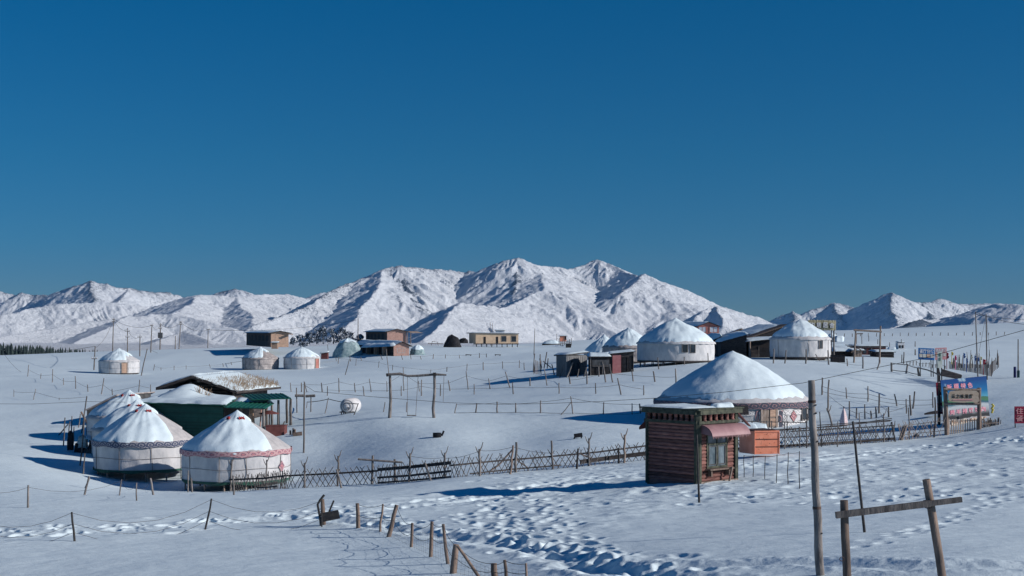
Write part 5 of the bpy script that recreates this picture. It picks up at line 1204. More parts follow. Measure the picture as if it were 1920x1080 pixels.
# flag enclosure
en = thing('flag_enclosure', 'corral of upright weathered boards decked with small coloured flags', 'enclosure', at(1800, 690, 118))
rnd = random.Random(9)
path = [(1780, 684, 676), (1800, 687, 680), (1820, 690, 681), (1845, 695, 682), (1859, 698, 682), (1862, 690, 675), (1875, 680, 664)]
for k in range(len(path) - 1):
    (x0, y0, t0), (x1, y1, t1) = path[k], path[k + 1]; n = max(3, int(abs(x1 - x0) / 2.2))
    for j in range(n):
        u = j / n; x = x0 + (x1 - x0) * u; D_ = 124 - .1 * (x - 1780) + (0 if k < 4 else 8 * (k - 4 + u))
        a = at(x, y0 + (y1 - y0) * u + 1, D_); b = at(x + rnd.uniform(-.6, .6), t0 + (t1 - t0) * u - rnd.uniform(0, 2) + 2, D_); a.z -= .3
        m = MB(); m.bar(a, b, .12, .04); m.build('board', M['wood_grey' if rnd.random() < .6 else 'wood_pale'], en)
for k in range(26):
    x = rnd.uniform(1783, 1874); y1 = 690 - 6 * (x > 1862); top = rnd.uniform(655, 676) if x > 1805 else rnd.uniform(664, 676); D_ = 122 + rnd.uniform(-2, 6)
    a, b = at(x, y1, D_), at(x + rnd.uniform(-3, 3), top, D_); m = MB(); m.tube(crooked(a, b, 3, .03), [.05, .045, .035, .02], 5); m.build('pole', M['wood_grey'], en)
for (x, y, w, h, mt) in ((1777, 667, 3.5, 11, 'flag_red'), (1786, 663, 3, 6, 'yellow'), (1792.5, 671, 2.5, 8, 'magenta'), (1808.5, 667, 3, 9, 'flag_blue'), (1813.5, 676, 2.5, 8, 'flag_blue'), (1822, 669, 3, 8, 'flag_pale'), (1829, 672, 2.5, 9, 'flag_blue'), (1835, 674, 2.5, 7, 'flag_blue'), (1846, 679, 5, 10, 'flag_red'), (1840, 672, 2, 6, 'yellow')):
    a = at(x, y, 120); s = 120 / F; lb = {'flag_red': 'dark red', 'yellow': 'yellow', 'magenta': 'magenta', 'flag_blue': 'blue', 'flag_pale': 'pale'}[mt]
    m = MB(); G = [[a + V((s * w * (i / 4 - .5) + .04 * math.sin(j * 2.1 + x), .06 * math.sin(i * 1.7 + j), s * h * (.5 - j / 6))) for i in range(5)] for j in range(7)]
    m.grid(G); m.grid([[p + V((0, .02, 0)) for p in r_] for r_ in G][::-1]); m.tube([a + V((-s * w * .5, 0, s * h * .6)), a + V((-s * w * .5, 0, -s * h * 1.1 - .6))], .03, 5, 0)
    m.build('flag', M[mt], en)['label'] = lb + ' flag'
# lamp-like post left of the flags
# tilted trough and fallen rails
m = MB(); D_ = 96; m.prism([at(1764, 705, D_), at(1802, 712, D_), at(1804, 704, D_), at(1767, 693, D_)], (.1, .5, .05)); tag(m.build('tilted_board', M['wood_dark'], None, at(1764, 705, D_)), 'weathered dark plank panel tipped above the billboard', 'board')
fence('rail_fence', 'broken pole fence running down to the banner sign', [(1672, 697, 1671, 680, .10), (1699, 700, 1702, 683, .09), (1723, 705, 1721, 689, .11)], wires=(.95, .2), wr=.035, wmat='wood_grey', sag=.1)
m = MB(); m.tube([at(1723, 690, 110), at(1740, 694, 108), at(1762, 703, 104)], .05, 5); tag(m.build('fallen_rail', M['wood_grey'], None, at(1762, 703, 104)), 'long fallen rail sagging from the pole fence towards the billboard', 'rail')
a = hit(1761, 716); m = MB(); m.tube([a - V((0, 0, .3)), at(1761, 700, a.y), at(1758, 682, a.y)], [.1, .09, .07], 6); tag(m.build('dark_stump', M['wood_dark'], None, a), 'dark broken post directly under the pale green banner', 'post')
fence('twig_fence', 'far twig fence of tiny stakes behind the blue sign', [(1700 + 6 * k, 683 + .7 * k + (k % 3) * .5, 1700.5 + 6 * k, 677.5 + .7 * k - (k % 4)) for k in range(13)], r=.045, wires=(.8,), wr=.015)
# billboard, tilted, with a painted landscape
M['bb_sky'] = None
def billboard_mat():
    m, nd, lk, b = newmat('billboard_print'); uv = nd.new('ShaderNodeUVMap'); sp_ = nd.new('ShaderNodeSeparateXYZ'); lk.new(uv.outputs[0], sp_.inputs[0])
    nz = noise_node(nd, lk, 3.2, 4, .55, vec=uv.outputs[0]); b.inputs['Specular IOR Level'].default_value = .1; cl = ramp(nd, [(.59, 0), (.66, 1)]); lk.new(nz.outputs[0], cl.inputs[0])
    skyr = ramp(nd, [(.55, (.10, .36, .46)), (.72, (.004, .14, .34)), (.95, (.001, .05, .20))]); lk.new(sp_.outputs[1], skyr.inputs[0])
    m1 = nd.new('ShaderNodeMix'); m1.data_type = 'RGBA'; lk.new(cl.outputs[0], m1.inputs[0]); lk.new(skyr.outputs[0], m1.inputs[6]); m1.inputs[7].default_value = (.30, .44, .55, 1)
    # hills, a white band and darker stalls beneath
    wv = nd.new('ShaderNodeMath'); wv.operation = 'MULTIPLY_ADD'; lk.new(nz.outputs[0], wv.inputs[0]); wv.inputs[1].default_value = .16; lk.new(sp_.outputs[1], wv.inputs[2])
    low = ramp(nd, [(.0, (.5, .5, .5)), (.26, (.40, .40, .42)), (.27, (.03, .035, .04)), (.33, (.035, .04, .05)), (.40, (.30, .33, .36)), (.50, (.42, .48, .52)), (.55, (.02, .10, .16)), (.60, (.06, .18, .10)), (.66, (.05, .14, .09))])
    lk.new(wv.outputs[0], low.inputs[0])
    gt = nd.new('ShaderNodeMath'); gt.operation = 'GREATER_THAN'; lk.new(wv.outputs[0], gt.inputs[0]); gt.inputs[1].default_value = .66
    m2 = nd.new('ShaderNodeMix'); m2.data_type = 'RGBA'; lk.new(gt.outputs[0], m2.inputs[0]); lk.new(low.outputs[0], m2.inputs[6]); lk.new(m1.outputs[2], m2.inputs[7]); lk.new(m2.outputs[2], b.inputs['Base Color'])
    b.inputs['Roughness'].default_value = .5; return m
M['billboard'] = billboard_mat(); del M['bb_sky']
Dq = 80
bb = thing('billboard', 'large tilted colour billboard with blue sky print and pink characters', 'billboard', at(1810, 800, Dq))
c = [at(1771, 806, Dq), at(1857, 796, Dq + 1.5), at(1849.5, 705, Dq + 1.5), at(1763.5, 713, Dq)]
m = MB(); m.add(c, [(0, 1, 2, 3)], 0, False, [(0, 0), (1, 0), (1, 1), (0, 1)]); m.prism([p + V((0, .06, 0)) for p in c], (0, .05, 0), 1); m.build('print', [M['billboard'], M['wood_dark']], bb)
U_, W_ = c[1] - c[0], c[3] - c[0]; N_ = U_.cross(W_).normalized(); N_ = N_ if N_.y < 0 else -N_
for dd_, mt, bo in ((.02, 'letter_white', .03), (.035, 'letter_pink', .006)):
    m = MB()
    for k, ch in enumerate('新疆特色'): text_into(m, ch, c[0] + U_ * (.115 + .15 * k) + W_ * .795, U_ * .105, W_ * .105, N_, bold=bo, depth=dd_)
    m.build('lettering', M[mt], bb)
    m = MB()
    for k, ch in enumerate('烤羊排馕坑肉'): text_into(m, ch, c[0] + U_ * (.14 + .135 * k) + W_ * .285, U_ * .10, W_ * .10, N_, bold=bo, depth=dd_)
    m.build('lettering', M[mt], bb)
for k in range(4):
    m = MB(); cc = c[0] + U_ * (.22 + .21 * k) + W_ * .12 + N_ * .02; pts = [cc + U_ * (.085 * math.cos(q * math.pi / 10)) + W_ * (.06 * math.sin(q * math.pi / 10)) for q in range(20)]
    m.prism(pts, N_ * .01); m.build('dish_picture', M['crockery'], bb)
for x in (1776, 1852): m = MB(); a = at(x, 720, Dq + .3); g_ = ground(a.x, a.y + 1.5, -.3); m.bar(g_, V((a.x, a.y + 1.5, a.z)), .12); m.build('post', M['wood_dark'], bb)
for (bl, br, tl, ch, cl_, lb, yb) in (((1756.5, 742), (1766, 741.5), (1755, 717.5), '云', 'red_sign', 'red sign panel with a white character peeking left of the billboard', 0), ((1758.5, 777), (1769, 776), (1757.5, 756), '电', 'red_sign', 'small red sign panel with one white character low beside the billboard', 0)):
    board('red_sign', lb, bl, br, tl, 82, cl_, [(bl[0] + 3, 808)], lines=[(ch, .3, .22, .6, .56, 'letter_white')])
board('white_sign', 'blank white panel between the two red sign panels', (1757.5, 756), (1767.5, 755.5), (1756.7, 743), 82.05, 'white', [(1762, 808)])
# wooden gate with the carved sign
Dg2 = 76.5
gt = thing('sign_gate', 'log gateway with a hanging carved name sign and pale picket gate', 'gate', at(1805, 816, Dg2))
for x0, x1, r_ in ((1775.5, 1772.5, .115), (1837, 1835.5, .11)):
    a = at(x0, 818, Dg2); a.z -= .4; m = MB(); m.tube(crooked(a, at(x1, 725 if x0 < 1800 else 727, Dg2), 5, .006), r_, 9); m.build('post', M['wood_warm'], gt)
for y0, y1 in ((730, 731), (757, 757.5)): m = MB(); m.tube([at(1770, y0, Dg2 - .1), at(1838, y1, Dg2 - .1)], .065, 7); m.build('crossbar', M['wood_pale'], gt)
pts = [(1779, 752), (1777.5, 745), (1778, 738), (1781, 733.5), (1792, 732.5), (1808, 731.5), (1830, 732.5), (1835, 737), (1834, 744), (1836, 751), (1831, 756), (1822, 753.5), (1806, 755), (1790, 754)]
m = MB(); m.prism([at(x, y, Dg2 - .18) for x, y in pts], (0, -.06, 0)); sgn = m.build('name_sign', M['carved'], gt)
m = MB()
for k, ch in enumerate('云之味餐厅'): text_into(m, ch, at(1785 + 8.2 * k, 746.5, Dg2 - .24), at(1790, 0, Dg2) - at(1784, 0, Dg2), V((0, 0, 7.2 * Dg2 / F)), V((0, -1, 0)), bold=.008, depth=.02)
m.build('lettering', M['letter_black'], sgn)
m = MB(); m.prism([at(1786, 750.5, Dg2 - .24), at(1824, 750.5, Dg2 - .24), at(1823, 748.6, Dg2 - .24), at(1787, 749, Dg2 - .24)], (0, -.02, 0)); m.build('painted_stripe', M['pink_sign'], sgn)
for k in range(13):
    x = 1779.5 + 4.35 * k; y = 816 - .28 * k; a = at(x, y, Dg2 + .1); m = MB(); h_ = at(x, 785 + (k * 5 % 3) * .7, Dg2 + .1); m.bar(a, h_, .055, .03); m.build('picket', M['picket'], gt)
for y in (790, 808): m = MB(); m.bar(at(1778, y, Dg2 + .17), at(1836, y - 2, Dg2 + .17), .06, .03); m.build('rail', M['wood_pale'], gt)
# brush fence right of the gate
bf = thing('brush_fence', 'short fence of crowded upright sticks right of the sign gate', 'fence', at(1858, 808, 77))
for k in range(26):
    x = 1841 + 1.35 * k; y = 812 - .25 * k; m = MB(); a = at(x, y + 1, 77 + rnd.uniform(-.2, .4)); b = at(x + rnd.uniform(-2, 2), 786 + rnd.uniform(-4, 4), 77); m.tube(crooked(a, b, 3, .03), [.035, .03, .028, .02], 5); m.build('stick', M['wood_grey' if k % 3 else 'wood_pale'], bf)
m = MB(); m.bar(at(1842, 786, 76.7), at(1861, 805, 76.7), .05); m.build('brace', M['wood_pale'], bf)
m = MB(); m.bar(at(1840, 795, 76.8), at(1874, 792, 76.8), .04); m.build('brace', M['wood_pale'], bf)
# yellow flowers bundle
m = MB()
for k in range(7): c_ = at(1861 + rnd.uniform(-2, 2), 759 + 2.4 * k, 80); m.tube([c_ + V((0, 0, -.05)), c_ + V((0, 0, 0)), c_ + V((.02, 0, .06))], [.03, .07, .04], 7)
tag(m.build('yellow_bundle', M['yellow'], None, at(1861, 776, 80)), 'bright yellow plastic bundle tied to the right edge of the billboard', 'bundle')
# far right red sign, bins, poles
board('red_notice', 'dark red notice board with pale characters cut by the right frame edge', (1902.5, 794), (1935, 794), (1902.5, 762), 74, 'red_sign', [(1904, 802), (1931, 802)], lines=[('住宿', .06, .55, .88, .36, 'pink_sign'), ('餐饮', .06, .12, .88, .36, 'pink_sign')], pr=.03)
a = hit(1903, 708); s = a.y / F; m = MB(); m.tube([a - V((0, 0, .1)), a + V((0, 0, 19 * s)), a + V((0, 0, 20.5 * s))], [2.6 * s, 2.6 * s, 2.2 * s], 14); m.tube([a + V((0, 0, 9 * s)), a + V((0, 0, 9.6 * s))], 2.75 * s, 14); tag(m.build('blue_barrel', M['blue_bin'], None, a), 'tall deep blue drum standing on the right slope', 'drum')
a = hit(1909.5, 708); m = MB(); m.tube([a - V((0, 0, .1)), a + V((0, 0, 12.5 * s)), a + V((0, 0, 13.5 * s))], [2.5 * s, 2.6 * s, 2.1 * s], 14); m.tube([a + V((0, 0, 6 * s)), a + V((0, 0, 6.5 * s))], 2.7 * s, 14); tag(m.build('green_barrel', M['green_bin'], None, a), 'shorter dark green drum beside the tall blue drum', 'drum')
# parasol
a = hit(1582, 802); s = a.y / F; ps = thing('parasol', 'folded pink patterned parasol standing behind the dense lattice fence', 'parasol', a)
m = MB(); m.tube([a - V((0, 0, .2)), at(1582, 762, a.y)], .03, 6); m.build('pole', M['metal_dark'], ps)
m = MB(); G = []; U2 = []
for j, (yy, w) in enumerate(((765, .6), (772, 3), (780, 4.8), (790, 6.5), (797, 6.8), (799, 4))):
    G.append([at(1582, yy, a.y) + V((w * s * (1 + .18 * math.cos(q * 5)) * math.cos(q * math.pi / 10), w * s * (1 + .18 * math.cos(q * 5)) * math.sin(q * math.pi / 10), 0)) for q in range(20)]); U2.append([(q / 20 * 2, j / 5 * 2) for q in range(20)])
m.grid(G[::-1], closed=True, uv=U2); m.build('canopy', M['plaid'], ps)
# overturned boat-like sled
D_ = hit(1745, 782).y; m = MB(); G = []
for j in range(9):
    x = 1733 + 4.6 * j; h = 4.5 * math.sin(.35 + j / 8 * 2.2) + 1.5; G.append([at(x, 778 - .4 * j - h * math.sin(q * math.pi / 6), D_ + .9 * (q / 6 - .5)) for q in range(7)])
m.grid(G); tag(m.build('upturned_trough', M['wood_dark'], None, at(1745, 780, D_)), 'dark upturned trough on the snow left of the billboard', 'trough')

# ================================================================== RED KIOSK
bk = thing('kiosk', 'red log-sided kiosk with green trim, mauve awning and one sales window', 'kiosk', at(1308, 907, 50))
K0 = V((*xy(1308, 50), 0)); K1 = V((*xy(1213.5, 51.7), 0)); K2 = V((*xy(1380, 51.4), 0))
zb, zt = at(1308, 909, 50).z, at(1308, 770, 50).z
Kl, Kr = K1 - K0, K2 - K0
m = MB(); m.prism([K0 + V((0, 0, zb - .3)), K1 + V((0, 0, zb - .3)), K1 + Kr + V((0, 0, zb - .3)), K2 + V((0, 0, zb - .3))], (0, 0, zt - zb + .3)); m.build('wall', M['booth_wood'], bk)
FL, FR = Face(K1, K0, zb, zt), Face(K0, K2, zb, zt)
nlog = 17
for f, L in ((FL, Kl.length), (FR, Kr.length)):
    for k in range(nlog):
        v = .03 + .80 * (k + .5) / nlog; rad = .8 * (zt - zb) / nlog * .5
        if f is FR and .24 < v < .72: segs = ((.02, .21), (.74, .98))
        else: segs = ((.02, .98),)
        for a, b in segs:
            m = MB(); m.tube([f.p(a, v, -.028), f.p((a + b) / 2, v, -.026), f.p(b, v, -.028)], rad * 1.15, 10); m.build('log', M['booth_wood'], bk)
for P_ in (K0, K1, K2):
    m = MB(); w_ = .13; o_ = (-(Kl.normalized()) - Kr.normalized()) * 0
    m.obox(P_ + V((-w_ / 2, -w_ / 2 - .03, zb - .1)), (w_, 0, 0), (0, w_, 0), (0, 0, zt - zb + .08)); m.build('corner_post', M['booth_green'], bk)
m = MB(); FR.box(m, .93, 1.0, 0, .98, .0, .10); FR.box(m, 0, .05, 0, .98, .0, .10); FL.box(m, 0, .035, 0, .98, .0, .10); FL.box(m, .965, 1, 0, .98, 0, .10); m.build('trim_post', M['booth_green'], bk)
m = MB(); FR.box(m, -.02, 1.03, .815, .855, .02, .12); FL.box(m, -.02, 1.02, .815, .855, .02, .12); m.build('lower_rail', M['booth_green'], bk)
m = MB(); FR.box(m, -.03, 1.06, .945, 1.0, .0, .20); FL.box(m, -.05, 1.03, .945, 1.0, .0, .20); m.build('cornice', M['booth_green'], bk)
def baluster(f, u, z0v, z1v):
    m = MB(); H_ = f.H.length; a = f.p(u, z0v, .075); h = (z1v - z0v) * H_
    m.tube([a + V((0, 0, h * q)) for q in (0, .16, .18, .45, .5, .55, .82, .84, 1)], [.085, .085, .06, .075, .05, .075, .06, .085, .085], 8); m.build('baluster', M['booth_wood'], bk)
m = MB(); FR.box(m, .05, .93, .855, .945, .003, .02); FL.box(m, .04, .96, .855, .945, .003, .02); m.build('frieze_back', M['black'], bk)
for k in range(6): baluster(FR, .13 + .145 * k, .855, .945)
for k in range(9): baluster(FL, .07 + .108 * k, .855, .945)
# flat roof with patchy snow
c4 = [K0 + V((0, -.3, zt + .01)), K1 + V((-.3, 0, zt + .01)), K1 + Kr + V((0, .3, zt + .01)), K2 + V((.3, 0, zt + .01))]
m = MB(); m.prism(c4, (0, 0, .05)); m.build('roof', M['booth_green'], bk)
m = MB(); snow_sheet(m, c4[0].lerp(c4[1], .2) + V((0, .05, .05)), c4[1] + V((.05, .02, .05)), c4[2] + V((0, -.1, .05)), c4[0].lerp(c4[3], .45) + V((0, .4, .05)), .07, 16, 10, .2, 2, .3); m.build('roof_snow', M['snow'], bk)
m = MB(); snow_sheet(m, c4[0].lerp(c4[3], .55) + V((-.2, .25, .05)), c4[0].lerp(c4[3], .80) + V((0, .1, .05)), c4[3] + V((-.3, .9, .05)), c4[0] + V((.5, 1.3, .05)), .17, 10, 8, .3, 5, .3); m.build('roof_snow', M['snow'], bk)
# window
wnd = opening(FR, bk, .24, .71, .235, .70, 'pane', 'booth_green', fw=.07, mull=1)
m = MB(); FR.box(m, .24, .71, .52, .545, .03, .07); m.build('transom', M['booth_green'], wnd)
for (u0, u1, v0, v1) in ((.255, .46, .25, .51), (.49, .695, .25, .51)):
    m = MB(); FR.box(m, u0, u0 + .02, v0, v1, .032, .055); FR.box(m, u1 - .02, u1, v0, v1, .032, .055); FR.box(m, u0 + .02, u1 - .02, v1 - .012, v1, .032, .055); FR.box(m, u0 + .02, u1 - .02, v0, v0 + .012, .032, .055); m.build('sash', M['grey_wall'], wnd)
m = MB(); FR.box(m, .18, .80, .185, .205, .03, .28); FR.box(m, .24, .27, .10, .185, .03, .2); FR.box(m, .70, .73, .10, .185, .03, .2); m.build('shelf', M['wood_warm'], bk)
m = MB(); FR.box(m, .02, .98, .0, .035, .01, .14); m.build('sill_log', M['wood_pale'], bk)
m = MB(); a = FR.p(.64, .0, .30); b = FR.p(.70, .215, .34); m.bar(a, b, .09, .03); m.build('prop', M['wood_pale'], bk)
# curved awning
m = MB(); G = []; Gi = []; nA = 14
for j in range(8):
    q = j / 7 * math.pi * .46; out = .52 * math.sin(q); dn = .34 * (1 - math.cos(q)) * 1.25
    G.append([FR.p(.03 + .99 * i / 24, .805, .12 + out) - V((0, 0, dn)) for i in range(25)])
m.grid(G); m.grid([[p - V((0, 0, .015)) for p in r] for r in G][::-1])
last = G[-1]
for i in range(24):
    ln = .06 + .05 * ((i * 7) % 5) / 4 + .05 * (i % 3 == 0); a, b = last[i], last[i + 1]; mid_ = (a + b) / 2
    m.add([a, b, mid_ - V((0, 0, ln))], [(0, 1, 2), (2, 1, 0)])
for u in (0, -1):
    col = [r[u] for r in G]; base_ = FR.p(.03 if u == 0 else 1.02, .805, .1); bot = FR.p(.03 if u == 0 else 1.02, .69, .1)
    vs = [base_] + col + [bot]; n_ = len(vs); m.add(vs, [tuple(range(n_)), tuple(range(n_))[::-1]])
m.build('awning', M['awning_pink'], bk)
# rear side awning seen edge-on, and the one behind the left wall
m = MB(); a = FR.p(1.0, .97, .0); m.prism([a + V((0, .1, 0)), a + V((.62, .55, -.62)), a + V((.62, 1.3, -.62)), a + V((0, 1.2, 0))], (0, 0, .05)); m.build('side_hood', M['maroon'], bk)
m = MB(); a = FL.p(0, .84, .0); m.prism([a + V((0, .2, 0)), a + V((-.28, .2, -.28)), a + V((-.28, .2, -.38)), a + V((0, .2, -.30))], (.4, .9, 0)); m.build('side_hood', M['maroon'], bk)

# ================================================================== ORANGE CONTAINER
g_ = hit(1436, 857); Do = g_.y; oc = thing('orange_box', 'peeling orange metal box with two dark seams, right of the kiosk', 'box', g_)
A, B, Cc = V((*xy(1415, Do), 0)), V((*xy(1461, Do + .15), 0)), V((*xy(1386, Do + 1.1), 0))
z1, z0 = at(1415, 809, Do).z, at(1415, 852, Do).z
Lb = Cc - A
m = MB(); m.prism([A + V((0, 0, z0)), B + V((0, 0, z0 + .02)), B + V((0, 0, z1 + .04)), A + V((0, 0, z1))], Lb); m.build('body', M['orange'], oc)
fo = Face(A, B, z0, z1)
for v in (.33, .66): m = MB(); fo.box(m, .0, 1.0, v - .018, v + .012, .002, .02); m.build('seam', M['metal_rust'], oc)
m = MB(); fo.box(m, -.01, 1.01, .965, 1.03, -.02, .03); fo.box(m, -.01, .02, 0, .965, .0, .025); fo.box(m, .98, 1.01, 0, .965, .0, .025); m.build('rim', M['orange'], oc)
m = MB(); r5 = random.Random(3)
for k in range(34):
    u, v = r5.gauss(.48, .16), r5.random(); w = r5.uniform(.006, .02); h = r5.uniform(.008, .03)
    if .02 < u < .95 and v + h < .95: fo.box(m, u, u + w, v, v + h, .001, .006)
m.build('paint_chips', M['metal_rust'], oc)
m = MB(); m.prism([A + V((0, .1, z1 + .02)), B + V((0, .1, z1 + .06)), B + Lb + V((0, 0, z1 + .06)), Cc + V((0, 0, z1 + .02))], (0, 0, .015)); m.build('lid', M['metal_rust'], oc)
m = MB(); snow_sheet(m, at(1376, 806, Do + 2.5), at(1424, 808, Do + 2.2), at(1420, 806, Do + 4), at(1378, 804, Do + 4), .30, 12, 6, .2, 2); tag(m.build('snow_drift', M['snow'], None, at(1376, 806, Do + 2.5)), 'small snow heap between kiosk and orange box', 'snow heap')

# ================================================================== FOREGROUND POSTS
fr_, Dh = frame2('weathered log goalpost frame with a sloping crossbar at the lower right', [(1592, 1150, 1582, 938), (1782, 1150, 1737, 899)], [], .058, 19.5, 'frame', 'goalpost', 'wood_warm')
m = MB(); m.bar(at(1567, 966, Dh - .10), at(1744, 944, Dh - .10), .07, .085); m.bar(at(1744, 944, Dh - .102), at(1803, 936.5, Dh - .10), .065, .07); m.build('crossbar', M['wood_grey'], fr_)
m = MB(); m.tube([at(1581, 1048 + 4 * math.sin(q * .7), Dh - .07) + V((.03 * math.cos(q * .7) - .02, -.01 * q / 9, 0)) for q in range(10)], .005, 4); m.build('hook', M['metal_rust'], fr_)
m = MB()
for q in range(5): m.tube([at(1737 + 7.5 * math.cos(k * math.pi / 6), 941 + 2 * q + 2.2 * math.sin(k * math.pi / 6), Dh + .02) + V((0, -.075 * math.sin(k * math.pi / 6) - .03, 0)) for k in range(13)], .006, 4)
m.build('wire_lashing', M['wire'], fr_)
pp = thing('wooden_pole', 'tall grey debarked pole with dark knots, nearest pole right of the kiosk', 'pole', at(1537, 1120, 23))
a, b = at(1540, 1130, 23), at(1520.5, 713, 23); m = MB(); n = 16
m.tube([a.lerp(b, k / n) + V((.008 * math.sin(k * 1.3), 0, 0)) for k in range(n + 1)], [.073 - .018 * k / n + .002 * math.sin(k * 2.2) for k in range(n + 1)], 14); m.build('shaft', M['wood_grey'], pp)
for (y, d_) in ((760, 1), (768, -1), (952, 0), (1000, 1), (828, 1), (775, 1)):
    m = MB(); c_ = a.lerp(b, (1130 - y) / 417) + V((.035 * d_, -.045, 0)); m.tube([c_ + V((0, .02, 0)), c_ + V((.02 * d_, -.018, .01))], [.018, .011], 7); m.build('knot', M['wood_dark'], pp)
for y in (753, 952):
    m = MB(); t = (1130 - y) / 417; m.tube([a.lerp(b, t - .006), a.lerp(b, t + .006)], .0655 if y < 800 else .071, 12); m.build('ring', M['log_brown'], pp)
g, t, o = stake(1621, 998, 1599, 790, r=.030, mat='metal_dark', n=6, amp=.003, name='iron_post'); tag(o, 'long thin dark iron post leaning left behind the log goalpost frame', 'post')
g, t, o = stake(1311, 942, 1306.5, 815, r=.034, mat='metal_dark', n=4, amp=.001, name='iron_post'); tag(o, 'upright dark green iron post in front of the kiosk corner', 'post')
fence('rod_row', 'row of thin iron rods standing in the snow under the orange box', [(1395, 896, 1395, 853, .014), (1412, 895, 1412.5, 854, .014), (1434, 899, 1435, 855, .014), (1455.5, 905, 1457, 852, .015), (1477, 909, 1478, 848, .015), (1499, 915, 1499, 846, .015)], wires=(.97,), wr=.006, mat='metal_dark')

# near wire fence and the bent signboard
rt, ends = fence('wire_fence', 'near fence of crooked stakes with sagging barbed wire and netting at bottom centre',
 [(671.5, 992, 670, 944, .062), (712, 999, 718, 945, .032), (729, 1007, 744, 947, .062), (771, 1026, 773, 981, .04), (808, 1044, 810, 978, .045), (840, 1057, 831, 983, .04), (849, 1075, 855.5, 1021, .075), (928, 1092, 926, 1056, .07), (951, 1096, 946, 1050, .035), (987, 1098, 986, 1056, .025)], wires=(.97, .55), wr=.006, sag=.25, mat='wood_warm')
m = MB()
for i in range(len(ends) - 1):
    (a0, a1), (b0, b1) = ends[i], ends[i + 1]; L = (b0 - a0).length
    for w in (.05, .2, .35, .5, .65): m.tube([a0.lerp(a1, w), b0.lerp(b1, w) ], .0018, 3)
    for k in range(1, int(L / .22)): u = k * .22 / L; m.tube([a0.lerp(b0, u), a0.lerp(b0, u) + (a1 - a0).lerp(b1 - b0, u) * .68], .0017, 3)
m.build('netting', M['wire'], rt)
g, t, o = stake(899, 1084, 858, 1024, r=.035, mat='wood_warm', name='brace_pole', sink=.3); o.parent = rt; o.location = o.location - rt.location; o.name = 'brace'
g_ = hit(604, 986); bs = thing('bent_sign', 'blank dark board hanging askew on a bent rod and stump, before the stakes', 'sign', g_); D_ = g_.y
m = MB(); m.tube([g_ - V((0, 0, .3)), at(599.5, 968, D_), at(595.5, 946, D_), at(600, 938, D_), at(608, 928, D_)], .035, 6); m.build('bent_rod', M['metal_dark'], bs)
m = MB(); m.tube([at(608, 990, D_ + .2), at(605.5, 960, D_ + .2), at(604.5, 936, D_ + .2)], [.06, .07, .055], 8); m.build('post', M['wood_warm'], bs)
m = MB(); m.bar(at(616, 962, D_), at(626, 938.5, D_), .05); m.build('strut', M['metal_dark'], bs)
m = MB(); m.prism([at(600, 962.5, D_ - .1), at(634, 956, D_ - .1), at(637.5, 972, D_ - .1), at(605.5, 979, D_ - .1)], (0, .03, 0)); m.build('board', M['metal_dark'], bs)
fence('wire_fence', 'sparse dark iron posts with a long sagging wire across the lower left', [(-60, 1020, -58, 972, .03), (140, 1015, 134.5, 960, .033), (385.5, 994, 396.5, 935, .03), (604, 988, 603, 938, .02)], wires=(.97, .6, .3), wr=.0055, sag=.55, mat='metal_dark')
fence('wire_fence', 'low stake fence running below the two front left yurts', [(-40, 962, -40, 915), (52, 952, 53, 909.5, .04), (224, 929, 228, 899, .03), (256, 939, 256, 905, .03), (287, 928, 282, 896.5, .05), (353, 923, 353, 882, .035), (360, 923, 358.5, 897, .05), (439, 928, 436.5, 892, .04)], wires=(.9,), wr=.006, sag=.3)

# ================================================================== LATTICE FENCES
def lattice(label, base, h_px, step, posts, rails, seed, slat_r=.018, mat='wood_grey', extra=None):
    r = random.Random(seed); pts = [hit(*b) for b in base]; root = thing('lattice_fence', label, 'fence', pts[0])
    cum = [0]
    for a, b in zip(pts[:-1], pts[1:]): cum.append(cum[-1] + (b - a).length)
    def along(s):
        s = max(0, min(cum[-1], s))
        for i in range(len(pts) - 1):
            if s <= cum[i + 1]: return pts[i].lerp(pts[i + 1], (s - cum[i]) / (cum[i + 1] - cum[i]))
        return pts[-1]
    H_ = h_px * pts[0].y / F; m = MB(); s = 0
    while s < cum[-1]:
        for sg, dy in ((1, -.03), (-1, .03)):
            if r.random() < .06: continue
            hh = H_ * r.uniform(.88, 1.12); run = hh * r.uniform(.55, .8) * sg
            s0 = s + r.uniform(-.3, .3) * step; p, q = along(s0), along(s0 + run)
            if abs((q - p).length) < .1: continue
            p = ground(p.x, p.y + dy, -.06); q = ground(q.x, q.y + dy, hh)
            m.tube([p, p.lerp(q, .5) + V((r.uniform(-.02, .02), 0, 0)), q], slat_r * r.uniform(.8, 1.2), 5)
        s += step
    m.build('lattice', M[mat], root)
    for (h0, h1, s0, s1, w, hgt, mt) in rails:
        m = MB(); k = int(max(2, (s1 - s0) * cum[-1] / 2.5)); P_ = []
        for i in range(k + 1):
            p = along((s0 + (s1 - s0) * i / k) * cum[-1]); P_.append(ground(p.x, p.y, H_ * (h0 + (h1 - h0) * i / k + r.uniform(-.03, .03))))
        for a, b in zip(P_[:-1], P_[1:]): m.bar(a, b, w, hgt)
        m.build('rail', M[mt], root)
    for p in posts:
        stake(*p[:4], r=p[4] if len(p) > 4 else .045, parent=root, mat='wood_grey' if len(p) < 6 else p[5], flare=len(p) > 6, n=5, amp=.025)
    return root, pts
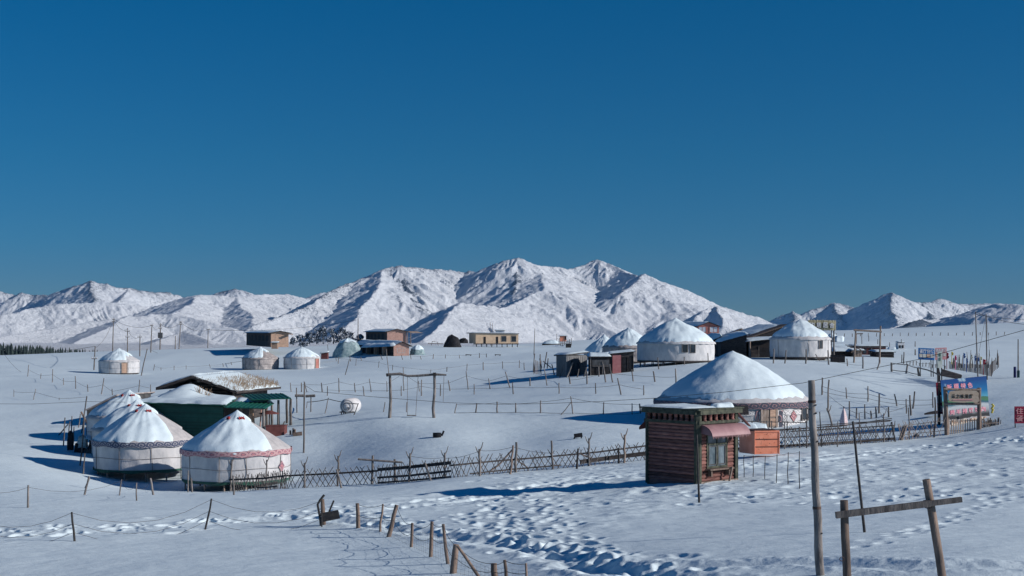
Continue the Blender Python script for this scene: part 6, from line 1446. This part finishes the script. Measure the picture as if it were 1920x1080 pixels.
rt, _ = lattice('long diagonal lattice fence with forked posts from the front yurts to the kiosk',
 [(430, 921), (480, 919), (540, 916), (580, 914), (640, 911), (700, 907), (760, 904), (808, 899), (850, 896), (900, 891), (968, 885), (1041, 879), (1082, 876), (1160, 867), (1214, 862)], 29, .30,
 [(432, 921, 435, 862, .045, 'wood_grey', 1), (500, 918, 500, 862, .045, 'wood_grey', 1), (571, 915, 571, 868, .05, 'wood_grey', 1), (633, 912, 634, 855, .05, 'wood_grey', 1), (640, 915, 631, 880, .045), (767, 904, 769, 850, .05, 'wood_grey', 1), (808, 901, 797, 868, .05), (834, 897, 834, 849, .045, 'wood_grey', 1),
  (900, 893, 899, 842, .055, 'wood_grey', 1), (957, 889, 962, 835, .05, 'wood_warm'), (967, 886, 968, 829, .06), (1036, 880, 1034, 826, .05), (1082, 879, 1084, 841, .05, 'metal_dark'), (1105, 874, 1104, 822, .045, 'wood_grey', 1), (1160, 869, 1160, 840, .05, 'metal_dark'), (1171, 868, 1171, 815, .055, 'wood_pale', 1)],
 [(.72, .72, .0, .14, .05, .09, 'wood_dark'), (.72, .74, .14, .47, .06, .08, 'wood_dark'), (.16, .16, .1, .25, .06, .07, 'wood_dark'), (.80, .82, .47, .66, .05, .15, 'wood_dark'), (.35, .35, .47, .66, .05, .10, 'wood_dark'), (.08, .08, .47, .66, .05, .08, 'wood_dark'), (.66, .80, .66, 1, .06, .07, 'wood_dark'), (.15, .2, .7, .85, .05, .06, 'wood_dark'), (.30, .34, .88, 1, .05, .20, 'wood_dark')], 3)
for pl_, r_ in ((((907, 891), (935, 872), (961, 843)), .045), (((968, 862), (1000, 884)), .03), (((1085, 850), (1130, 868)), .035)):
    m = MB(); m.tube([at(x, y, 70.3) for x, y in pl_], r_, 6); m.build('brace', M['wood_warm'], rt)
m = MB()
for pq in (((899, 845), (962, 838)), ((834, 860), (899, 846)), ((962, 838), (1040, 850)), ((769, 855), (834, 858))):
    (a0, b0), (a1, b1) = pq; m.tube([at(a0 + (a1 - a0) * k / 5, b0 + (b1 - b0) * k / 5 + 3 * math.sin(k * math.pi / 5), 70) for k in range(6)], .009, 4)
m.build('wire', M['wire'], rt)
rt, _ = lattice('dense dark lattice fence with tangled top rails in front of the patterned yurt', [(1380, 846), (1420, 843), (1461, 841), (1532, 837), (1608, 832), (1678, 827)], 36, .17,
 [(1472, 842, 1471, 790, .03, 'wood_grey', 1), (1500, 840, 1499, 800, .03), (1512, 840, 1513, 783, .035, 'wood_grey', 1), (1570, 838, 1571, 790, .03), (1613, 833, 1611, 775, .03), (1642, 830, 1643, 785, .025), (1678, 828, 1672, 791, .045, 'metal_dark'), (1657, 829, 1657, 775, .035, 'wood_grey', 1), (1540, 838, 1537, 772, .03, 'metal_dark')],
 [(1.02, .98, 0, .6, .04, .04, 'wood_dark'), (.92, 1.12, .05, .97, .035, .04, 'wood_dark'), (.55, .55, 0, 1, .04, .04, 'wood_dark'), (.10, .12, 0, 1, .05, .12, 'wood_dark'), (.86, .84, .3, 1, .04, .05, 'black'), (1.10, 1.18, .45, .98, .035, .04, 'black'), (.98, 1.25, .6, .98, .035, .04, 'black')], 5, .016, 'wood_grey')
m = MB(); a, b = at(1465, 833, 77.5), at(1680, 822, 80); 
for i in range(12): snow_sheet(m, a.lerp(b, i / 12), a.lerp(b, (i + 1) / 12), a.lerp(b, (i + 1) / 12) + V((0, .7, 0)), a.lerp(b, i / 12) + V((0, .7, 0)), .10, 6, 4, .05, i)
m.build('snow_ledge', M['snow'], rt)
rt, _ = lattice('pale open lattice fence between the dense dark fence and the sign gate', [(1684, 826), (1720, 822), (1750, 819), (1773, 816)], 33, .24,
 [(1706, 824, 1703, 764, .035), (1752, 820, 1753, 745, .045, 'wood_dark'), (1745, 819, 1746, 790, .03)], [(.80, .82, 0, 1, .03, .03, 'wood_grey'), (.3, .3, 0, 1, .03, .03, 'wood_grey')], 7, .015, 'wood_pale')
a = hit(1690, 825); m = MB(); m.bar(a + V((-.1, -.1, -.1)), at(1697, 798, a.y), .34, .05); tag(m.build('leaning_board', M['wood_pale'], None, a), 'wide pale board leaning on the gap in the lattice fences', 'board')
m = MB(); snow_sheet(m, at(1711, 823, 77), at(1726, 823, 77), at(1724, 821, 78), at(1713, 821, 78), .2, 8, 5, .3, 3); tag(m.build('straw_heap', M['wood_pale'], None, at(1711, 823, 77)), 'small tan heap by the foot of the pale lattice fence', 'heap')

# ================================================================== STAKE ROWS
FE = [
 ('scattered stake row on the slope above the junk heap', [(26, 744, 26, 730.5), (62.5, 749.5, 67, 729), (111, 750, 111, 746), (162.5, 749.5, 162.5, 742)], .035, (.7,)),
 ('stake row descending from the far left edge towards the log cabin', [(52, 706, 54, 684), (76, 710, 77, 700), (98, 717, 99, 692), (119, 722, 119, 709), (142, 729, 141, 705), (165, 734.5, 164, 721), (190, 739.5, 195, 709), (211, 741, 210, 729), (259.5, 739.5, 262, 712), (282, 738, 282.5, 721)], .045, (.6,)),
 ('short stake row on the plain between the lone yurt and the far pair', [(288, 694.5, 290, 683), (302, 694.5, 302, 689), (326.5, 694, 326.5, 686), (349, 692.5, 349, 685), (394.5, 689.5, 392.5, 683), (419, 687.5, 417.5, 681), (434.5, 684, 433, 679)], .05, (.7,)),
 ('stake row in front of the pink lodge and cream cabin', [(631, 677, 629.5, 670), (657.5, 677.5, 655.5, 668), (678, 676, 676, 669), (717, 674.5, 713, 665), (755, 674.5, 752.5, 665.5), (771, 674, 769.5, 665), (790, 674, 788, 667.5), (812, 673, 813, 664), (835, 672, 835.5, 664.5), (862, 672, 861, 665), (899, 671, 899, 662), (912, 670, 912, 663)], .06, (.8,)),
 ('stake row from the far pair of yurts to the field centre', [(634, 682, 635, 669.5), (667, 685.5, 668, 672), (709.5, 689.5, 711, 677), (736, 694.5, 736.5, 684), (807.5, 699, 808, 693), (838, 697, 838, 688), (875, 695, 876, 682), (906, 694, 906, 679), (942.5, 691, 942, 677.5), (974, 690, 974, 675.5), (983, 694, 982.5, 680)], .05, (.8,)),
 ('uneven stake row running behind the swing beam', [(546, 735, 544.5, 717.5), (565.5, 735, 565, 717.5), (576, 735.5, 570, 715), (604, 735, 602.5, 717.5), (636, 736, 635, 709), (666, 735.5, 664.5, 718), (696, 735, 692.5, 710), (726, 734.5, 725, 715), (757, 733, 756, 689), (786, 734, 784.5, 714), (844, 733, 840.5, 713), (878, 730.5, 874, 696), (919, 729.5, 916, 709.5), (956, 727, 947.5, 697), (994, 724, 993.5, 709), (1026, 723, 1020.5, 692.5)], .05, (.75,)),
 ('low thin stake row below the swing beam row', [(614, 742, 614, 724), (683, 742.5, 680.5, 724), (752.5, 742.5, 752.5, 724), (790, 742.5, 790.5, 712), (826, 742.5, 826, 720.5), (889, 739.5, 889, 720), (962.5, 739, 961, 717), (1048.5, 738, 1048, 718), (1117, 738.5, 1116.5, 718), (1164.5, 740, 1158, 709), (1207, 741, 1207, 722.5)], .045, (.6,)),
 ('stake row crossing in front of the low grey and black sheds', [(1039.5, 703, 1034.5, 683), (1049.5, 708, 1057, 684), (1069.5, 720, 1067, 705), (1101, 720, 1100, 696), (1136, 717, 1130.5, 682.5), (1149, 717, 1143, 682.5), (1187.5, 715, 1184.5, 692.5), (1228, 716, 1225, 696), (1267.5, 722, 1266.5, 691)], .055, (.5,)),
 ('thick leaning stakes against the fronts of the low sheds', [(1063, 707.5, 1074, 680), (1082.5, 707.5, 1085, 692), (1095, 706, 1099.5, 689), (1123, 706, 1122.5, 687.5)], .07, ()),
 ('wire fence with a braced corner across the middle of the field', [(852.5, 775, 856, 757), (892, 774, 894, 756), (932, 774, 932, 753), (967, 774, 967, 755.5), (1013.5, 774.5, 1014, 751), (1074, 776, 1070, 743), (1131, 776.5, 1132, 754), (1185.5, 777, 1185, 756), (1201, 775, 1199, 757)], .045, (.9, .05)),
 ('two slanting stakes left of the swing', [(719, 772.5, 722, 754), (762, 773, 763, 754)], .04, ()),
 ('post row before the two yurts on the rise', [(1235, 692.5, 1233, 670), (1283, 684, 1283, 669), (1328, 685, 1327, 662)], .05, ()),
 ('post row in front of the small-window yurt and name board', [(1450.5, 681.5, 1451, 654), (1472, 681.5, 1474, 656.5), (1511, 682, 1511.5, 655), (1554, 684, 1552.5, 656.5), (1589, 686.5, 1588, 672.5), (1618, 691, 1618, 669)], .065, (.3,)),
 ('upper stake row on the slope right of the patterned yurt', [(1541, 740.5, 1542, 708), (1588, 747.5, 1586, 726.5), (1627.5, 753, 1627.5, 724), (1682, 761.5, 1677, 739), (1712, 766, 1715, 734), (1749, 764.5, 1749, 735)], .05, (.5, .2)),
 ('crooked stakes standing behind the dense dark lattice fence', [(1552, 770, 1554.5, 712), (1592, 786, 1592.5, 752), (1606, 785, 1606, 765), (1622, 786, 1621.5, 758), (1634, 785, 1632.5, 770), (1643.5, 783.5, 1642, 763), (1648, 775, 1648.5, 738), (1666, 782.5, 1666, 763), (1699.5, 775.5, 1699, 748), (1708, 779, 1706, 741)], .05, (.5,)),
]
for lb, ps_, r_, w_ in FE: fence('stake_fence', lb, ps_, r=r_, wires=w_, wr=.012, group='wire and stake fences of the camp')
g, t, o = stake(1561, 800, 1553, 770, r=.06, flare=True, name='stake'); tag(o, 'thick forked stake kinked left beside the folded parasol', 'stake')
g, t, o = stake(1052, 778, 1071, 754, r=.035, name='brace_pole'); tag(o, 'slanting prop pole leaning on the braced fence corner', 'pole')
g, t, o = stake(276 - 11, 704.5, 276, 654, r=.07, name='leaning_pole'); tag(o, 'tall pole leaning right beside the lone far left yurt', 'pole')
g, t, o = stake(647.5, 703, 655, 674, r=.05, name='leaning_pole'); tag(o, 'thin pole leaning right below the teal dome', 'pole')
# bundle of pales left of the corrugated shed
bp = thing('pale_stack', 'stack of upright pale boards and dark poles left of the corrugated shed', 'board stack', hit(1010, 697))
for k in range(7):
    g_ = at(1001 + 2.3 * k, 696 - .3 * (k % 2), 141 + .2 * k); m = MB(); m.bar(g_ - V((0, 0, .3)), at(1001.5 + 2.2 * k + (k % 3) * .3, 678 - (k * 3 % 4), g_.y), .14, .05); m.build('board', M['wood_pale'], bp)
for (x0, y0, x1, y1) in ((1000, 697, 1002.5, 663), (1013, 697, 1013, 664), (1016, 690, 1012, 672), (1020, 690, 1025.5, 660), (1026, 690, 1028, 672), (1003, 698, 1001, 680), (1018, 676, 1034, 690)):
    m = MB(); m.tube(crooked(at(x0, y0 + 1, 142) , at(x1, y1, 142), 3, .015), .055, 5); m.build('pole', M['wood_grey'], bp)
# tiny stakes along the far right slope
fence('stake_fence', 'far row of tiny stakes along the slope under the right mountains', [(1568 + 15 * k, 631 + (k % 3) * .4 - .15 * k, 1568 + 15 * k + (k % 2), 624.5 + (k * 5 % 4) * .6 - .15 * k) for k in range(22)], r=.10, wires=(), group='wire and stake fences of the camp')
fence('stake_fence', 'sparse stakes on the right slope above the maroon hut', [(1629, 640, 1629, 630), (1646, 646, 1646, 636), (1668, 650, 1668, 642), (1716, 650, 1716, 640), (1716, 666, 1716, 655)], r=.08, wires=(), group='wire and stake fences of the camp')
fence('stake_fence', 'two posts joined by wire left of the blue sign', [(1691, 681, 1691, 665), (1694, 682, 1695, 660)], r=.06, wires=(.8, .4))

# ================================================================== UTILITY POLES AND CABLES
def upole(label, bx, by, tx, ty, arms=(), r=.11, box=None, parts=True):
    g = hit(bx, by); root = thing('utility_pole', label, 'utility pole', g, 'utility poles on the far crest'); t = at(tx, ty, g.y)
    m = MB(); m.tube([g - V((0, 0, .4)), g.lerp(t, .5), t], [r * 1.2, r, r * .8], 6); m.build('shaft', M['wood_grey'], root)
    for (y, w) in arms:
        c_ = at(tx + (bx - tx) * (y - ty) / (by - ty), y, g.y); s = g.y / F * w; m = MB(); m.bar(c_ - V((s, .1, 0)), c_ + V((s, -.1, 0)), .12); m.build('crossarm', M['wood_grey'], root)
        for q in (-.9, 0, .9):
            m = MB(); m.tube([c_ + V((s * q, -.1, .05)), c_ + V((s * q, -.1, .3))], .07, 5); m.build('insulator', M['white'], root)
    if box: c_ = at(tx, box, g.y); m = MB(); m.obox(c_ + V((-.5, -.5, -.5)), (1, 0, 0), (0, .6, 0), (0, 0, 1.3)); m.build('transformer', M['grey_wall'], root)
    return t
PT = [upole('nearest low utility pole with one long crossarm left of the lone yurt', 176, 694, 178.5, 649, [(672.5, 5)], .10),
 upole('tall utility pole rising directly behind the lone yurt top', 211, 660, 213, 596, [(599, 3), (603, 3)]),
 upole('utility pole with two crossarms above the lone yurt door', 239, 661, 239, 615, [(621, 5), (632, 4)]),
 upole('short utility pole with one crossarm right of the two-arm pole', 262, 668, 262.5, 627.5, [(632, 4)]),
 upole('slightly leaning utility pole with a small top arm right of the short pole', 282.5, 661, 285, 607.5, [(610, 3)]),
 upole('utility pole carrying a grey transformer box', 300, 653, 301, 606, [(609, 3), (616, 3), (630, 3)], .14, 630),
 upole('short bare utility pole between transformer pole and guyed pole', 328.5, 652, 329, 630, []),
 upole('tall guyed utility pole, rightmost of the tall ones on the left crest', 335.5, 651, 339, 602, [(604, 3), (608, 3)]),
 upole('faint far utility pole left of the long tan house', 389.5, 645, 390.5, 616, [(618, 3)], .09),
 upole('thin mast above the snowy trees beside the two-storey house', 671, 643, 671.5, 597, [], .10),
 upole('thin mast in the open field right of the cream cabin', 1001, 666, 1003, 616, [], .06)]
cb = thing('power_cable', 'thin sagging cables strung between the utility poles on the left crest', 'cable', PT[0])
def cable(a, b, sag, parent, r=.03, n=8):
    m = MB(); m.tube([a.lerp(b, k / n) - V((0, 0, sag * 4 * k / n * (1 - k / n))) for k in range(n + 1)], r, 4); m.build('wire', M['wire'], parent)
for i, j in ((1, 2), (1, 4), (2, 3), (4, 5), (5, 7), (7, 8), (0, 1), (8, 9)): cable(PT[i] - V((0, 0, .3)), PT[j] - V((0, 0, .3)), 1.0, cb)
cable(PT[7], at(346, 640, PT[7].y - 10), 0, cb, .02)
cable(PT[0], at(-60, 632, 320), 2, cb); cable(at(0, 650, 240), at(60, 706, 190), 1, cb, .02); cable(at(282, 656, 300), at(455, 677, 240), 1.5, cb, .025)
lc = thing('power_cable', 'long sagging cable crossing the whole camp above the kiosk to the right edge', 'cable', at(571, 722, 88))
seg = [(571, 722, 88), (590, 734, 88), (700, 744, 86), (840, 755, 82), (930, 758, 80), (1014, 757, 78), (1120, 753, 76), (1229, 746.5, 74), (1360, 735, 71), (1506, 718, 68), (1640, 690, 65), (1727, 673, 63), (1774, 660, 62), (1920, 619, 59), (2080, 570, 56)]
m = MB(); m.tube([at(*q) for q in seg], .012, 4); m.build('wire', M['wire'], lc)
lc2 = thing('power_cable', 'short cable crossing left from the mast by the tent shed', 'cable', at(163, 750, 98))
m = MB(); m.tube([at(-40, 757, 110), at(60, 757.5, 104), at(163, 753, 98), at(235, 754, 99)], .012, 4); m.build('wire', M['wire'], lc2)
TR = []
for (bx, by, tx, ty, lb) in ((1834, 668, 1829, 585, 'tall thin pole left of a pair above the flag enclosure'), (1851, 668, 1849, 589, 'tall thin pole right of a pair above the flag enclosure'), (1909, 706, 1909, 636, 'thin grey pole behind the dark green drum')):
    D_ = 122 if bx < 1900 else hit(bx, by).y; a, b = at(bx, by, D_), at(tx, ty, D_); a.z = ground(a.x, a.y).z - .3; m = MB(); m.tube([a, a.lerp(b, .5), b], [.06, .055, .045], 6); o = m.build('thin_pole', M['wood_grey'], None, a); tag(o, lb, 'pole'); TR.append(b)
rc = thing('power_cable', 'pair of cables running from the two thin poles off the right edge', 'cable', TR[0])
cable(TR[0], at(1990, 606, 110), .5, rc, .018); cable(TR[0] - V((0, 0, .2)), at(1990, 600, 112), .2, rc, .015); cable(TR[1], at(1835, 665, 120), 0, rc, .012); cable(TR[1], at(1856, 668, 120), 0, rc, .012)

# ================================================================== TREES ON THE CREST, FAR WOOD
M['frost'] = surf('frosted_twigs', (.40, .45, .52), (.66, .72, .80), 1.5)
M['dark_twig'] = surf('dark_branches', (.03, .05, .07), (.09, .12, .15), 1.5)
def snowy_tree(px, py, h_px, w_px, label, seed, D=345):
    r = random.Random(seed); s = D / F; h, w = h_px * s, w_px * s * .5; b = at(px, py, D)
    root = thing('snowy_tree', label, 'tree', b, 'snow-laden trees behind the far crest')
    m = MB(); m.tube([b, b + V((.1, 0, h * .5)), b + V((0, 0, h * .9))], [.16, .1, .03], 6)
    for k in range(9):
        a = r.uniform(0, 6.28); z = h * r.uniform(.2, .7); m.tube([b + V((0, 0, z)), b + V((math.cos(a) * w * .7, math.sin(a) * w * .7, z + h * .22))], [.06, .02], 4)
    m.build('trunk', M['dark_twig'], root)
    m = MB(); cl = [(r.uniform(-.75, .75), r.uniform(-.7, .7), r.uniform(.15, .92)) for _ in range(16)]
    for k in range(620):
        cx_, cy_, cz_ = cl[k % len(cl)]; f = 1 - .55 * cz_ ** 1.5
        p = b + V((w * (cx_ * f + r.gauss(0, .13)), w * (cy_ * f + r.gauss(0, .13)), h * (cz_ + r.gauss(0, .055)))); q = r.uniform(.12, .30)
        n = V((r.gauss(0, 1), r.gauss(0, 1), r.gauss(0, .8))).normalized(); u = n.orthogonal().normalized() * q; v = n.cross(u).normalized() * q * .6
        m.add([p - u, p + v, p + u, p - v], [(0, 1, 2, 3)], 0 if r.random() < .50 else 1)
    m.build('crown', [M['frost'], M['dark_twig']], root)
tl = ['leftmost low snowy bush tree right of the long tan house', 'second snowy tree from the long tan house', 'third snowy tree, rounded, from the long tan house', 'tallest snowy tree left of centre in the clump', 'broad snowy tree in the middle of the clump', 'snowy tree left of the thin mast', 'snowy tree directly at the foot of the thin mast', 'rightmost small snowy tree of the clump near the two-storey house', 'dark low shrub beside the long tan house wall', 'small snow-covered shrub in front of the clump']
for k, (x, y, h, w) in enumerate(((562, 645, 17, 22), (580, 645, 24, 24), (594, 645, 30, 22), (606, 645, 33, 22), (625, 645, 31, 28), (643, 645, 33, 26), (659, 645, 26, 22), (676, 645, 18, 20), (550, 647, 14, 14), (570, 651, 9, 24))):
    snowy_tree(x, y, h, w, tl[k], 40 + k, 345 if k < 8 else 318)
m = MB(); r = random.Random(77)
for k in range(330):
    px = -160 + 355 * r.random() ** .9; D_ = r.uniform(1020, 1180); x, y = xy(px, D_); g_ = float(zg(x, y)); top = max(3.5, (9.5 - 4.5 * max(0, px) / 190)) * r.uniform(.75, 1.15); rr0 = top * .2
    for q in range(4):
        z = g_ + top * (.1 + .23 * q); rq = rr0 * (1 - q * .2); n = 6; a0 = r.random(); vs = [V((x + rq * math.cos(a0 + 1.047 * i) * r.uniform(.8, 1.2), y + rq * math.sin(a0 + 1.047 * i), z)) for i in range(n)] + [V((x, y, z + top * .36))]
        m.add(vs, [(i, (i + 1) % n, n) for i in range(n)])
o = m.build('spruce_wood', M['spruce'], None, (0, 1100, -18)); tag(o, 'dark spruce wood lining the far left edge of the plain', 'wood', None, 'stuff')

# ------------------------------------------------------------------ thin mountain air
hz, hn, hl, hb = newmat('mountain_air'); hn.remove(hb)
pv = hn.new('ShaderNodeVolumePrincipled'); pv.inputs['Color'].default_value = (.30, .62, 1.0, 1); pv.inputs['Density'].default_value = 1.8e-5; pv.inputs['Anisotropy'].default_value = .2
hl.new(pv.outputs[0], hn['Material Output'].inputs['Volume'])
m = MB(); m.prism([(-24000, -100, -190), (24000, -100, -190), (24000, 15200, -190), (-24000, 15200, -190)], (0, 0, 190 + 760))
hzo = m.build('haze', hz, None, (0, 0, 0)); tag(hzo, None, None, None, 'stuff')
